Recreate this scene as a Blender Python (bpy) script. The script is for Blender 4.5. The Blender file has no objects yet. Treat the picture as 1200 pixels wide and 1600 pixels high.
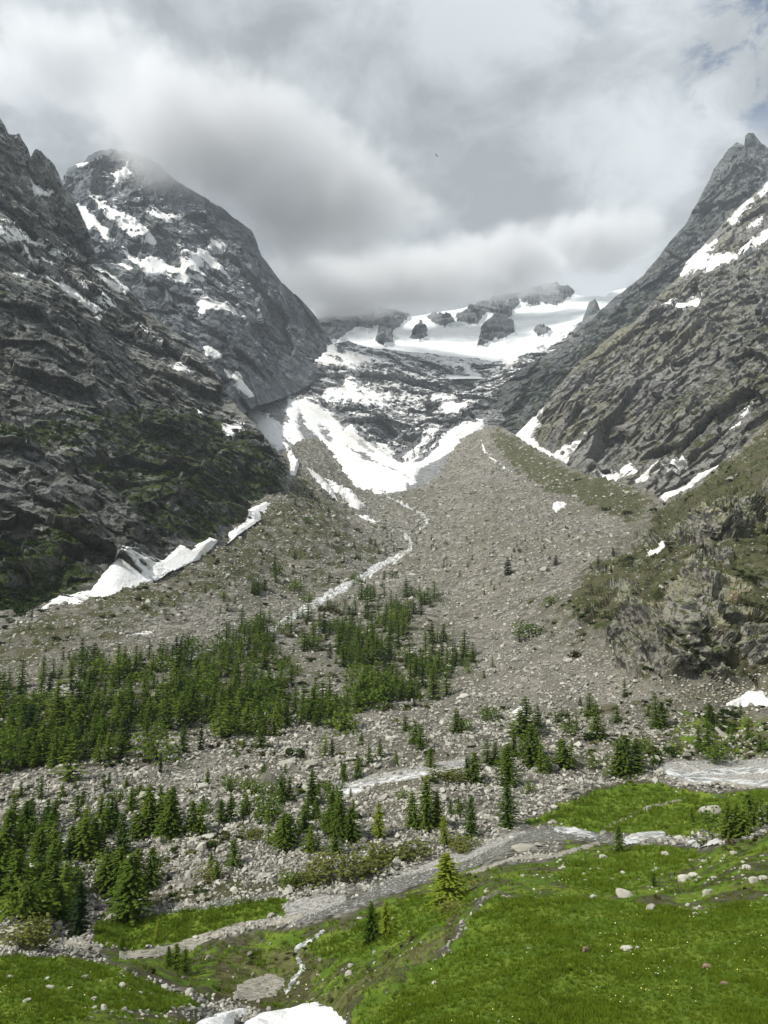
import bpy, math, random, time
import numpy as np
T0 = time.time()
R = math.radians
C = bpy.context.scene.collection
sc = bpy.context.scene

# ------------------------------------------------------------------ camera, world, sun, exposure
F = 1067.0                      # focal length in photo pixels (24 mm phone lens, portrait)
PITCH = math.atan(150 / F)
cam = bpy.data.cameras.new('camera'); camo = bpy.data.objects.new('camera', cam); C.objects.link(camo)
cam.sensor_fit = 'VERTICAL'; cam.sensor_height = 36; cam.sensor_width = 27; cam.lens = 36 * F / 1600
cam.clip_start = 0.3; cam.clip_end = 40000
camo.rotation_euler = (R(90) + PITCH, 0, 0); camo.location = (0, 0, 0)
sc.camera = camo
sc.view_settings.view_transform = 'Standard'; sc.view_settings.look = 'None'
sc.view_settings.gamma = 1.0; sc.view_settings.use_curve_mapping = False
sc.view_settings.exposure = 0.29
SUN_EL, SUN_AZ = 46.0, -122.0   # azimuth measured from +Y towards +X: behind and to the left
sl = bpy.data.lights.new('sun', 'SUN'); so = bpy.data.objects.new('sun', sl); C.objects.link(so)
sl.energy = 4.6; sl.angle = R(1.2); sl.color = (1.0, 0.955, 0.88)
_d = (math.sin(R(SUN_AZ)) * math.cos(R(SUN_EL)), math.cos(R(SUN_AZ)) * math.cos(R(SUN_EL)), math.sin(R(SUN_EL)))
from mathutils import Vector, Matrix
so.rotation_euler = Vector(_d).to_track_quat('Z', 'Y').to_euler()
try:
    sc.cycles.use_denoising = True
    sc.cycles.volume_bounces = 3
    sc.cycles.max_bounces = 6
    sc.cycles.diffuse_bounces = 2
    sc.cycles.transparent_max_bounces = 8
    sc.cycles.volume_step_rate = 1.0
    sc.cycles.volume_max_steps = 128
except Exception as e:
    print(e)

# ------------------------------------------------------------------ node helper
class NT:
    def __init__(s, tree): s.t = tree; s.t.nodes.clear()
    def n(s, typ, ins=None, **props):
        nd = s.t.nodes.new(typ)
        for k, v in props.items(): setattr(nd, k, v)
        for k, v in (ins or {}).items():
            sock = nd.inputs[k]
            if isinstance(v, bpy.types.NodeSocket): s.t.links.new(v, sock)
            else:
                try: sock.default_value = v
                except Exception: sock.default_value = tuple(v)[:3]
        return nd
    def math(s, op, a, b=0.0, c=0.0, clamp=False):
        nd = s.n('ShaderNodeMath', {0: a, 1: b, 2: c}, operation=op); nd.use_clamp = clamp; return nd.outputs[0]
    def noise(s, vec, scale, detail=5, rough=0.6, dist=0.0, typ='FBM'):
        nd = s.n('ShaderNodeTexNoise', {'Vector': vec, 'Scale': scale, 'Detail': detail, 'Roughness': rough, 'Distortion': dist})
        nd.noise_type = typ; return nd.outputs[0]
    def ramp(s, f, lo, hi, a=0.0, b=1.0, smooth=True):
        nd = s.n('ShaderNodeMapRange', {0: f, 1: lo, 2: hi, 3: a, 4: b}); nd.interpolation_type = 'SMOOTHSTEP' if smooth else 'LINEAR'
        return nd.outputs[0]
    def mix(s, f, a, b):
        nd = s.n('ShaderNodeMix', data_type='RGBA')
        for sock, v in ((nd.inputs[0], f), (nd.inputs[6], a), (nd.inputs[7], b)):
            if isinstance(v, bpy.types.NodeSocket): s.t.links.new(v, sock)
            elif isinstance(v, (tuple, list)): sock.default_value = (*v[:3], 1)
            else: sock.default_value = v
        return nd.outputs[2]
    def attr(s, name): return s.n('ShaderNodeAttribute', attribute_name=name).outputs['Fac']
    def mapping(s, vec, scale=(1, 1, 1), rot=(0, 0, 0)):
        return s.n('ShaderNodeMapping', {'Vector': vec, 'Scale': scale, 'Rotation': rot}).outputs[0]

def new_mat(name):
    m = bpy.data.materials.new(name); m.use_nodes = True
    return m, NT(m.node_tree)
def finish(nt, col, rough=0.9, normal=None, spec=0.2, extra=None):
    ins = {'Base Color': col if isinstance(col, bpy.types.NodeSocket) else (*col[:3], 1), 'Roughness': rough, 'Specular IOR Level': spec}
    if normal is not None: ins['Normal'] = normal
    ins.update(extra or {})
    b = nt.n('ShaderNodeBsdfPrincipled', ins)
    nt.n('ShaderNodeOutputMaterial', {0: b.outputs[0]})
    return b

def px_dir(px, py):
    u = (np.asarray(px, float) - 600) / F; v = (800 - np.asarray(py, float)) / F
    c, s = math.cos(PITCH), math.sin(PITCH)
    return np.stack([u, c - s * v, s + c * v], -1)
def at(px, py, D):
    d = px_dir(px, py); return d * (np.asarray(D, float) / d[..., 1])[..., None]

# ------------------------------------------------------------------ world: Nishita sky seen through a broken cloud deck
w = bpy.data.worlds.new('World'); sc.world = w; w.use_nodes = True
nt = NT(w.node_tree)
sky = nt.n('ShaderNodeTexSky', sky_type='NISHITA'); sky.sun_disc = False
sky.sun_elevation = R(SUN_EL); sky.sun_rotation = R(SUN_AZ); sky.altitude = 1800
geo = nt.n('ShaderNodeTexCoord').outputs['Generated']
sep = nt.n('ShaderNodeSeparateXYZ', {0: geo})
zz = nt.math('ADD', nt.math('MAXIMUM', sep.outputs[2], 0.0), 0.42)
inv = nt.math('DIVIDE', 1.0, zz)
cp = nt.n('ShaderNodeCombineXYZ', {0: nt.math('MULTIPLY', sep.outputs[0], inv), 1: nt.math('MULTIPLY', sep.outputs[1], inv), 2: 0.0}).outputs[0]
warp = nt.n('ShaderNodeTexNoise', {'Vector': cp, 'Scale': 2.2, 'Detail': 3.0})
cpw = nt.n('ShaderNodeVectorMath', {0: cp, 1: nt.n('ShaderNodeVectorMath', {0: warp.outputs['Color'], 'Scale': 0.32}, operation='SCALE').outputs[0]}, operation='ADD').outputs[0]
big = nt.noise(cpw, 1.9, 4, 0.5)
med = nt.noise(nt.mapping(cpw, (1, 1, 1)), 5.0, 9, 0.56)
fine = nt.noise(cpw, 13.0, 8, 0.6)
val = nt.math('ADD', nt.math('MULTIPLY', big, 0.36), nt.math('ADD', nt.math('MULTIPLY', med, 0.48), nt.math('MULTIPLY', fine, 0.20)))
lum = nt.ramp(val, 0.41, 0.61, 0.12, 1.0)
def blob(px, py, inner, outer):
    d = px_dir(px, py); d = d / np.linalg.norm(d)
    dp = nt.n('ShaderNodeVectorMath', {0: geo, 1: tuple(float(x) for x in d)}, operation='DOT_PRODUCT').outputs['Value']
    return nt.ramp(dp, math.cos(R(outer)), math.cos(R(inner)))
dark = nt.math('MAXIMUM', blob(330, 200, 1, 17), nt.math('MULTIPLY', blob(650, 300, 1, 16), 0.85))
dark = nt.math('MAXIMUM', dark, nt.math('MULTIPLY', blob(850, 380, 1, 10), 0.45))
elev = nt.ramp(sep.outputs[2], 0.20, 0.42)
lum = nt.math('SUBTRACT', lum, nt.math('MULTIPLY', dark, 0.36))
lum = nt.math('ADD', lum, nt.math('MULTIPLY', nt.math('SUBTRACT', 1.0, elev), 0.10))
lum = nt.n('ShaderNodeClamp', {0: lum}).outputs[0]
cr = nt.n('ShaderNodeValToRGB', {0: lum})
e = cr.color_ramp.elements
e[0].position = 0.0; e[0].color = (0.30, 0.325, 0.345, 1)
e[1].position = 1.0; e[1].color = (0.63, 0.665, 0.69, 1)
k = e.new(0.5); k.color = (0.43, 0.465, 0.49, 1)
gap = nt.math('MULTIPLY', blob(1195, 75, 0, 6), nt.ramp(nt.noise(cpw, 12.0, 9, 0.64), 0.42, 0.56))
gap = nt.math('ADD', gap, nt.math('MULTIPLY', nt.math('MULTIPLY', blob(860, -25, 1, 6), nt.ramp(nt.noise(cpw, 6.0, 7, 0.6), 0.5, 0.66)), 0.5))
bg1 = nt.n('ShaderNodeBackground', {0: sky.outputs[0], 1: 0.11})
bg2 = nt.n('ShaderNodeBackground', {0: cr.outputs[0], 1: 1.0})
mx = nt.n('ShaderNodeMixShader', {0: nt.math('MULTIPLY', gap, 0.9), 1: bg2.outputs[0], 2: bg1.outputs[0]})
nt.n('ShaderNodeOutputWorld', {0: mx.outputs[0]})

# ------------------------------------------------------------------ numpy noise
_rng = np.random.RandomState(7)
_G = _rng.normal(size=(1024, 3)); _G /= np.linalg.norm(_G, axis=1, keepdims=True); _G = _G.astype(np.float32)
def gnoise(x, y, z, seed=0):
    shp = x.shape
    x = x.ravel(); y = y.ravel(); z = z.ravel()
    xf = np.floor(x); yf = np.floor(y); zf = np.floor(z)
    xi = xf.astype(np.int64); yi = yf.astype(np.int64); zi = zf.astype(np.int64)
    fx = (x - xf).astype(np.float32); fy = (y - yf).astype(np.float32); fz = (z - zf).astype(np.float32)
    u = fx * fx * fx * (fx * (fx * 6 - 15) + 10); v = fy * fy * fy * (fy * (fy * 6 - 15) + 10); ww = fz * fz * fz * (fz * (fz * 6 - 15) + 10)
    out = np.zeros_like(fx)
    for dx in (0, 1):
        wx = u if dx else 1 - u
        hx = (xi + dx) * 73856093
        for dy in (0, 1):
            wxy = wx * (v if dy else 1 - v)
            hy = hx ^ ((yi + dy) * 19349663)
            for dz in (0, 1):
                h = hy ^ ((zi + dz) * 83492791) ^ (seed * 2654435761)
                h = (h ^ (h >> 13)) * 1274126177
                g = _G[(h ^ (h >> 16)) & 1023]
                out += wxy * (ww if dz else 1 - ww) * (g[:, 0] * (fx - dx) + g[:, 1] * (fy - dy) + g[:, 2] * (fz - dz))
    return (out * 1.6).reshape(shp)
def fbm(P, wl, octs, seed=0, gain=0.5, ridged=False, M=None):
    Q = P if M is None else P @ M
    tot = np.zeros(P.shape[:-1], np.float32); a = 1.0; nrm = 0
    f = 1.0 / wl
    for o in range(octs):
        n = gnoise(Q[..., 0] * f + 17.3 * o, Q[..., 1] * f - 9.1 * o, Q[..., 2] * f + 5.7 * o, seed + o)
        if ridged: n = 1 - 2 * np.abs(n); n = n * np.abs(n) if False else n
        tot += a * n; nrm += a; a *= gain; f *= 2.07
    return tot / nrm
def smooth(x, a, b):
    t = np.clip((x - a) / (b - a), 0, 1); return t * t * (3 - 2 * t)

def sdf(PX, PY, poly, margin=25.0):
    """signed pixel distance to a polygon, positive inside; far outside is -margin"""
    p = np.array(poly, float)
    out = np.full(PX.shape, -margin)
    sel = (PX > p[:, 0].min() - margin) & (PX < p[:, 0].max() + margin) & (PY > p[:, 1].min() - margin) & (PY < p[:, 1].max() + margin)
    if not sel.any(): return out
    x = PX[sel]; y = PY[sel]; d = np.full(x.shape, 1e9); ins = np.zeros(x.shape, bool)
    for i in range(len(p)):
        ax, ay = p[i]; bx, by = p[(i + 1) % len(p)]
        ex, ey = bx - ax, by - ay; L = ex * ex + ey * ey + 1e-9
        t = np.clip(((x - ax) * ex + (y - ay) * ey) / L, 0, 1)
        d = np.minimum(d, (x - ax - t * ex) ** 2 + (y - ay - t * ey) ** 2)
        c = (ay > y) != (by > y)
        with np.errstate(divide='ignore', invalid='ignore'):
            xi = ax + (y - ay) * ex / (ey if ey != 0 else 1e-9)
        ins ^= c & (x < xi)
    d = np.sqrt(d)
    out[sel] = np.where(ins, d, -np.minimum(d, margin))
    return out
def sdf_line(PX, PY, pts, width, margin=25.0):
    """distance to a polyline; width may be a list, one per point"""
    p = np.array(pts, float); ws = np.broadcast_to(np.asarray(width, float), (len(p),))
    out = np.full(PX.shape, -margin)
    m = margin + ws.max()
    sel = (PX > p[:, 0].min() - m) & (PX < p[:, 0].max() + m) & (PY > p[:, 1].min() - m) & (PY < p[:, 1].max() + m)
    if not sel.any(): return out
    x = PX[sel]; y = PY[sel]; best = np.full(x.shape, -margin)
    for i in range(len(p) - 1):
        ax, ay = p[i]; bx, by = p[i + 1]; ex, ey = bx - ax, by - ay; L = ex * ex + ey * ey + 1e-9
        t = np.clip(((x - ax) * ex + (y - ay) * ey) / L, 0, 1)
        d = np.sqrt((x - ax - t * ex) ** 2 + (y - ay - t * ey) ** 2)
        best = np.maximum(best, (ws[i] * (1 - t) + ws[i + 1] * t) / 2 - d)
    out[sel] = best
    return out

# ------------------------------------------------------------------ terrain sheets
def mesh_from(name, V, Fc, mat, smooth_shade=True, attrs=None, kind=None, link=True):
    me = bpy.data.meshes.new(name)
    V = np.ascontiguousarray(V, np.float32).reshape(-1, 3); Fc = np.ascontiguousarray(Fc, np.int32)
    nf, k = Fc.shape
    me.vertices.add(len(V)); me.vertices.foreach_set('co', V.ravel())
    me.loops.add(nf * k); me.loops.foreach_set('vertex_index', Fc.ravel())
    me.polygons.add(nf); me.polygons.foreach_set('loop_start', np.arange(0, nf * k, k, dtype=np.int32))
    try: me.polygons.foreach_set('loop_total', np.full(nf, k, np.int32))
    except Exception: pass
    me.polygons.foreach_set('use_smooth', np.full(nf, smooth_shade, bool) if isinstance(smooth_shade, bool) else np.ascontiguousarray(smooth_shade, bool))
    for an, av in (attrs or {}).items():
        a = me.attributes.new(an, 'FLOAT', 'POINT'); a.data.foreach_set('value', np.ascontiguousarray(av, np.float32).ravel())
    me.update(calc_edges=True); me.validate()
    me.materials.append(mat)
    o = bpy.data.objects.new(name, me)
    if link: C.objects.link(o)
    if kind: o['kind'] = kind
    return o

def tps(ctrl):
    c = np.array(ctrl, float); X = c[:, :2] / 200.0; v = np.log(c[:, 2]); n = len(c)
    r = np.linalg.norm(X[:, None] - X[None], axis=2)
    # linear-kernel biharmonic blend: |r| keeps extrapolation tame
    K = r * 1.0
    A = np.zeros((n + 3, n + 3)); A[:n, :n] = K - 0.002 * np.eye(n); A[:n, n] = 1; A[:n, n + 1:] = X; A[n, :n] = 1; A[n + 1:, :n] = X.T
    s = np.linalg.solve(A, np.concatenate([v, [0, 0, 0]]))
    def f(px, py):
        q = np.stack([px, py], -1) / 200.0; out = s[n] + q[..., 0] * s[n + 1] + q[..., 1] * s[n + 2]
        for i in range(n): out = out + s[i] * np.hypot(q[..., 0] - X[i, 0], q[..., 1] - X[i, 1])
        return np.exp(out)
    return f

class Layer:
    def __init__(s, top, bot, ctrl, step, x0, x1, blur=2):
        inner = np.arange(max(x0, -20), min(x1, 1220) + .1, step)
        lo = np.arange(x0, inner[0], step * 3); hi = np.arange(inner[-1] + step * 3, x1 + .1, step * 3)
        s.cx = np.concatenate([lo, inner, hi])
        t = np.array(top, float); b = np.array(bot, float)
        s.T = np.interp(s.cx, t[:, 0], t[:, 1]); s.B = np.interp(s.cx, b[:, 0], b[:, 1])
        s.B = np.maximum(s.B, s.T + 4)
        s.nr = int((s.B - s.T).max() / step) + 2
        v = np.linspace(0, 1, s.nr)[:, None]
        s.PX = np.broadcast_to(s.cx, (s.nr, len(s.cx))).copy(); s.PY = s.T + (s.B - s.T) * v
        s.f = tps(ctrl); s.D = s.f(s.PX, s.PY)
        for _ in range(blur):     # soften the kinks at the control points
            s.D[1:-1] = (s.D[:-2] + 2 * s.D[1:-1] + s.D[2:]) / 4
            s.D[:, 1:-1] = (s.D[:, :-2] + 2 * s.D[:, 1:-1] + s.D[:, 2:]) / 4
        s.P = at(s.PX, s.PY, s.D); s.N = s.normals(s.P)
    def normals(s, P):
        du = np.gradient(P, axis=1); dv = np.gradient(P, axis=0)
        n = np.cross(dv, du); n /= np.linalg.norm(n, axis=-1, keepdims=True) + 1e-9
        # face the viewer side
        sgn = np.sign((n * -P).sum(-1, keepdims=True)); sgn[sgn == 0] = 1
        return n * sgn
    def sample(s, px, py, arr):
        px = np.asarray(px, float); py = np.asarray(py, float)
        ci = np.interp(px, s.cx, np.arange(len(s.cx)))
        c0 = np.clip(ci.astype(int), 0, len(s.cx) - 2); fc = ci - c0
        T = s.T[c0] * (1 - fc) + s.T[c0 + 1] * fc; B = s.B[c0] * (1 - fc) + s.B[c0 + 1] * fc
        ri = np.clip((py - T) / (B - T), 0, 1) * (s.nr - 1)
        r0 = np.clip(ri.astype(int), 0, s.nr - 2); fr = ri - r0
        if arr.ndim == 3: fc = fc[..., None]; fr = fr[..., None]
        return (arr[r0, c0] * (1 - fr) * (1 - fc) + arr[r0 + 1, c0] * fr * (1 - fc) + arr[r0, c0 + 1] * (1 - fr) * fc + arr[r0 + 1, c0 + 1] * fr * fc)
    def build(s, name, mat, attrs, smooth_shade, back=((40, 15), (120, 90), (300, 320), (700, 900)), front=None, label=None, wings=()):
        P = s.Pd; rows = [P]; A = {k: [v] for k, v in attrs.items()}
        pre = []
        for dy, dz in back[::-1]:
            q = P[0].copy(); q[:, 1] += dy; q[:, 0] *= 1 + dy / 4000.0; q[:, 2] -= dz; pre.append(q)
        full = np.concatenate([np.array(pre), P]) if pre else P
        npre = len(pre)
        at_ = {k: np.concatenate([np.repeat(v[:1], npre, 0), v]) for k, v in attrs.items()}
        if front is not None:
            full = np.concatenate([full, front]); at_ = {k: np.concatenate([v, np.repeat(v[-1:], len(front), 0)]) for k, v in at_.items()}
        if wings:
            for side, sg in ((0, -1), (-1, 1)):
                add = []; edge_ = full[:, side]
                for off in wings:
                    q = edge_.copy(); q[:, 0] += sg * off; q[:, 2] += off * .22; add.append(q)
                add = np.stack(add[::-1] if sg < 0 else add, 1)
                full = np.concatenate([add, full], 1) if sg < 0 else np.concatenate([full, add], 1)
                for k_ in at_:
                    e_ = np.repeat(at_[k_][:, [side]], len(wings), 1)
                    at_[k_] = np.concatenate([e_, at_[k_]], 1) if sg < 0 else np.concatenate([at_[k_], e_], 1)
                if not isinstance(smooth_shade, bool):
                    e_ = np.repeat(smooth_shade[:, [side]], len(wings), 1)
                    smooth_shade = np.concatenate([e_, smooth_shade], 1) if sg < 0 else np.concatenate([smooth_shade, e_], 1)
        nr, nc = full.shape[:2]
        idx = np.arange(nr * nc).reshape(nr, nc)
        Fc = np.stack([idx[:-1, :-1], idx[1:, :-1], idx[1:, 1:], idx[:-1, 1:]], -1).reshape(-1, 4)
        if not isinstance(smooth_shade, bool):
            ss = np.concatenate([np.repeat(smooth_shade[:1], npre, 0), smooth_shade] + ([np.repeat(smooth_shade[-1:], len(front), 0)] if front is not None else []))
            smooth_shade = ss[:-1, :-1].ravel()
        o = mesh_from(name, full, Fc, mat, smooth_shade, at_, 'structure')
        if label: o['label'] = label
        return o

print('helpers', time.time() - T0)
# ------------------------------------------------------------------ materials of the land
def snow_material():
    m, nt = new_mat('snow'); pos = nt.n('ShaderNodeNewGeometry').outputs['Position']
    d = nt.noise(nt.mapping(pos, (1, 1, .35)), 0.012, 9, 0.7)
    d2 = nt.noise(pos, 0.15, 6, 0.65)
    c = nt.mix(nt.ramp(d, 0.46, 0.72), (0.74, 0.75, 0.745), (0.56, 0.54, 0.50))
    c = nt.mix(nt.math('MULTIPLY', nt.ramp(d2, 0.52, 0.68), 0.4), c, (0.46, 0.43, 0.38))
    c = nt.mix(nt.math('MULTIPLY', nt.ramp(nt.noise(pos, 1.3, 5, .7), .6, .72), .5), c, (0.30, 0.28, 0.24))
    b = nt.n('ShaderNodeBump', {'Strength': 0.7, 'Distance': 1.4, 'Height': nt.noise(pos, 0.3, 7, 0.65)}).outputs[0]
    finish(nt, c, 0.85, b, 0.25)
    return m
def glacier_material():
    m, nt = new_mat('glacier_ice'); pos = nt.n('ShaderNodeNewGeometry').outputs['Position']
    d = nt.noise(nt.mapping(pos, (1, 1, 3)), 0.004, 8, 0.65)
    c = nt.mix(nt.ramp(d, 0.45, 0.7), (0.86, 0.88, 0.88), (0.66, 0.70, 0.70))
    b = nt.n('ShaderNodeBump', {'Strength': 0.5, 'Distance': 6.0, 'Height': nt.noise(nt.mapping(pos, (1, 1, 3)), 0.02, 7, 0.65)}).outputs[0]
    finish(nt, c, 0.8, b, 0.25); return m

def rock_material(name, dark, mid, light, u, lichen=(0.17, 0.17, 0.10), lich=0.3, veg=(0.035, 0.055, 0.02), veg2=(0.075, 0.085, 0.03), tilt=(0, 0, 0), stretch=(1, 1, 1), bump=1.0):
    """u = metres that one picture element covers on this massif; detail is scaled to it"""
    m, nt = new_mat(name); geo = nt.n('ShaderNodeNewGeometry'); pos = geo.outputs['Position']
    q = nt.mapping(nt.mapping(pos, (1, 1, 1), tilt), stretch)
    n1 = nt.noise(q, 1 / (90 * u), 8, 0.62, 0.6)
    n2 = nt.noise(q, 1 / (18 * u), 9, 0.66, 0.4)
    n3 = nt.noise(pos, 1 / (4 * u), 5, 0.7)
    rid = nt.noise(q, 1 / (22 * u), 8, 0.62, 0.4, 'RIDGED_MULTIFRACTAL')
    wq = nt.n('ShaderNodeVectorMath', {0: q, 1: nt.n('ShaderNodeVectorMath', {0: nt.n('ShaderNodeTexNoise', {'Vector': q, 'Scale': 1 / (24 * u), 'Detail': 5.0}).outputs['Color'], 'Scale': 22 * u}, operation='SCALE').outputs[0]}, operation='ADD').outputs[0]
    cell = nt.n('ShaderNodeSeparateColor', {0: nt.n('ShaderNodeTexVoronoi', {'Vector': wq, 'Scale': 1 / (20 * u)}).outputs['Color']}).outputs[0]
    cell2 = nt.n('ShaderNodeSeparateColor', {0: nt.n('ShaderNodeTexVoronoi', {'Vector': wq, 'Scale': 1 / (7 * u)}).outputs['Color']}).outputs[0]
    tone = nt.math('ADD', nt.math('MULTIPLY', n2, .62), nt.math('ADD', nt.math('MULTIPLY', cell, .16), nt.math('ADD', nt.math('MULTIPLY', cell2, .12), nt.math('MULTIPLY', n3, .10))))
    c = nt.mix(nt.ramp(tone, 0.40, 0.53), dark, mid)
    c = nt.mix(nt.math('MULTIPLY', nt.ramp(nt.math('ADD', tone, nt.math('MULTIPLY', nt.math('SUBTRACT', n1, .5), .35)), 0.52, 0.64), 0.95), c, light)
    c = nt.mix(nt.math('MULTIPLY', nt.ramp(nt.noise(pos, 1 / (130 * u), 7, 0.7), 0.48, 0.58), lich), c, lichen)
    c = nt.mix(nt.math('MULTIPLY', nt.ramp(nt.noise(nt.mapping(q, (1, 1, .6)), 1 / (260 * u), 5, 0.55), 0.5, 0.6), .38), c, light)
    # cracks: thin dark joints in the stone
    ck = nt.n('ShaderNodeTexVoronoi', {'Vector': nt.n('ShaderNodeVectorMath', {0: q, 1: nt.n('ShaderNodeVectorMath', {0: nt.n('ShaderNodeTexNoise', {'Vector': q, 'Scale': 1 / (20 * u), 'Detail': 4.0}).outputs['Color'], 'Scale': 26 * u}, operation='SCALE').outputs[0]}, operation='ADD').outputs[0], 'Scale': 1 / (26 * u)}, feature='DISTANCE_TO_EDGE').outputs['Distance']
    c = nt.mix(nt.math('MULTIPLY', nt.ramp(ck, 0.0, 0.07, 1.0, 0.0), 0.55), c, tuple(x * 0.45 for x in dark))
    va = nt.attr('veg')
    vn = nt.noise(pos, 1 / (14 * u), 8, 0.7)
    vm = nt.ramp(nt.math('ADD', va, nt.math('MULTIPLY', nt.math('SUBTRACT', vn, 0.5), 2.4)), 0.42, 0.62)
    vc = nt.mix(nt.ramp(nt.noise(pos, 1 / (8 * u), 6, 0.7), 0.38, 0.62), veg, veg2)
    c = nt.mix(vm, c, vc)
    sa = nt.attr('scree')
    sn = nt.mix(nt.ramp(n3, 0.35, 0.65), tuple(x * .85 for x in mid), light)
    c = nt.mix(nt.ramp(sa, 0.35, 0.65), c, sn)
    fl = nt.attr('fleck')
    fn = nt.noise(nt.mapping(q, (1, 1, 1.7)), 1 / (12 * u), 7, 0.66, 0.8)
    fm = nt.ramp(nt.math('ADD', fl, fn), 1.06, 1.10)
    c = nt.mix(fm, c, (0.76, 0.77, 0.76))
    h = nt.math('ADD', nt.math('MULTIPLY', n2, 1.0), nt.math('ADD', nt.math('MULTIPLY', rid, 0.10), nt.math('MULTIPLY', nt.ramp(ck, 0, .1), 0.10)))
    b = nt.n('ShaderNodeBump', {'Strength': 0.8 * bump, 'Distance': 14 * u, 'Height': h}).outputs[0]
    b = nt.n('ShaderNodeBump', {'Strength': 0.7 * bump, 'Distance': 4 * u, 'Height': n3, 'Normal': b}).outputs[0]
    finish(nt, c, 0.92, b, 0.15)
    return m

M_snow = snow_material(); M_glacier = glacier_material()
M_L1 = rock_material('dark_mossy_rock', (0.068, 0.074, 0.071), (0.155, 0.162, 0.153), (0.34, 0.348, 0.33), 1.0, lich=0.3, lichen=(0.13, 0.13, 0.085), veg=(0.018, 0.038, 0.008), veg2=(0.062, 0.078, 0.018), stretch=(1, 1, 1.4), tilt=(0, R(25), 0))
M_L2 = rock_material('blue_grey_rock', (0.074, 0.087, 0.098), (0.135, 0.154, 0.168), (0.235, 0.255, 0.268), 2.2, lich=0.15, tilt=(0, R(-20), 0), stretch=(1.3, 1, .7))
M_H = rock_material('headwall_rock', (0.125, 0.133, 0.14), (0.235, 0.243, 0.25), (0.38, 0.385, 0.385), 2.2, lich=0.1, stretch=(.95, 1, 1.15))
M_R2 = rock_material('slabby_grey_rock', (0.100, 0.100, 0.093), (0.205, 0.203, 0.188), (0.33, 0.328, 0.305), 1.2, lich=0.5, lichen=(0.23, 0.22, 0.125), veg=(0.045, 0.06, 0.02), veg2=(0.09, 0.095, 0.035), tilt=(0, R(-52), 0), stretch=(.45, 1, 1.6))
M_R3 = rock_material('dark_ridge_rock', (0.052, 0.060, 0.062), (0.112, 0.124, 0.126), (0.205, 0.215, 0.21), 2.4, lich=0.3, lichen=(0.11, 0.105, 0.075), veg=(0.03, 0.045, 0.022), veg2=(0.055, 0.07, 0.03), tilt=(0, R(-50), 0), stretch=(.5, 1, 1.4))

# ------------------------------------------------------------------ displacement
def rotY(a):
    a = R(a); return np.array([[math.cos(a), 0, math.sin(a)], [0, 1, 0], [-math.sin(a), 0, math.cos(a)]])
def boxblur(A, k):
    for ax in (0, 1):
        n_ = A.shape[ax]; c = np.cumsum(np.concatenate([np.zeros_like(np.take(A, [0], ax)), A], ax), ax)
        hi = np.minimum(np.arange(n_) + k + 1, n_); lo = np.maximum(np.arange(n_) - k, 0)
        d = (np.take(c, hi, ax) - np.take(c, lo, ax)); w_ = (hi - lo).astype(float)
        A = d / (w_[:, None] if ax == 0 else w_[None, :])
    return A
def facets(P, cell, seed, M=None, tilt=.45, step=.10):
    """slabs: every cell is a plane with its own dip, broken from its neighbours by a step"""
    Q = (P if M is None else P @ M) / cell
    Q = Q + np.stack([fbm(Q, .8, 3, seed + 5), fbm(Q, .8, 3, seed + 6), fbm(Q, .8, 3, seed + 7)], -1) * .22
    shp = Q.shape[:-1]; Q = Q.reshape(-1, 3); B = np.floor(Q).astype(np.int64); f = Q - B
    best = np.full(len(Q), 9e9); val = np.zeros(len(Q))
    for i in (-1, 0, 1):
        for j in (-1, 0, 1):
            for k in (-1, 0, 1):
                h = ((B[:, 0] + i) * 73856093) ^ ((B[:, 1] + j) * 19349663) ^ ((B[:, 2] + k) * 83492791) ^ (seed * 2654435761)
                h = (h ^ (h >> 13)) * 1274126177; h = (h ^ (h >> 16)) & 1023
                c = _G[h] * .5 + .5; d = f - c - np.array([i, j, k]); dist = (d * d).sum(1)
                g = _G[(h * 7 + 13) & 1023]; v = tilt * (g * d).sum(1) + step * _G[(h * 3 + 5) & 1023, 0]
                m = dist < best; best = np.where(m, dist, best); val = np.where(m, v, val)
    return (val * cell).reshape(shp).astype(np.float32)
def push_dir(L, k=.35):
    v = -L.P / np.linalg.norm(L.P, axis=-1, keepdims=True); d = (1 - k) * v + k * L.N
    return d / np.linalg.norm(d, axis=-1, keepdims=True)
def craggy(L, big, seed, tilt=0, stretch=(1, 1, 1), amp=1.0, edge_px=26, octs=9, gully=1.0, slab=1.0):
    Pn = L.P; M = rotY(tilt) @ np.diag(stretch)
    wv_ = np.stack([fbm(Pn, big * .5, 4, seed + 200), fbm(Pn, big * .5, 4, seed + 210), fbm(Pn, big * .5, 4, seed + 220)], -1) * big * .18
    Q = Pn + wv_
    a = fbm(Q, big, 5, seed, 0.5, True, M)
    g = fbm(Q, big * .55, 5, seed + 90, .5, True, rotY(tilt * .5) @ np.diag((1.0, 1.0, .25)))
    c = fbm(Pn, big * .12, 5, seed + 60, 0.62, True, M)
    d = big * (.16 * a + .12 * gully * g + .028 * c)
    if slab:
        d = d + slab * (.32 * facets(Pn, big * 1.1, seed + 330, M) + .6 * facets(Pn, big * .5, seed + 300, M) + .6 * facets(Pn, big * .2, seed + 310, M) + .9 * facets(Pn, big * .075, seed + 320, M, .6, .16))
    d = d - d.mean()
    edge = smooth(L.PY - L.T, 0, edge_px) * .68 + .32
    foot = smooth(L.B - L.PY, 20, 90) * .6 + .4
    L.disp = d * amp * edge * foot
    L.dlow = boxblur(boxblur(L.disp, 5), 5)
    L.dir = push_dir(L)
    L.Pd = L.P + L.dir * L.disp[..., None]
    L.Nd = L.normals(L.Pd)
def blank(L): return np.zeros(L.PX.shape)
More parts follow.
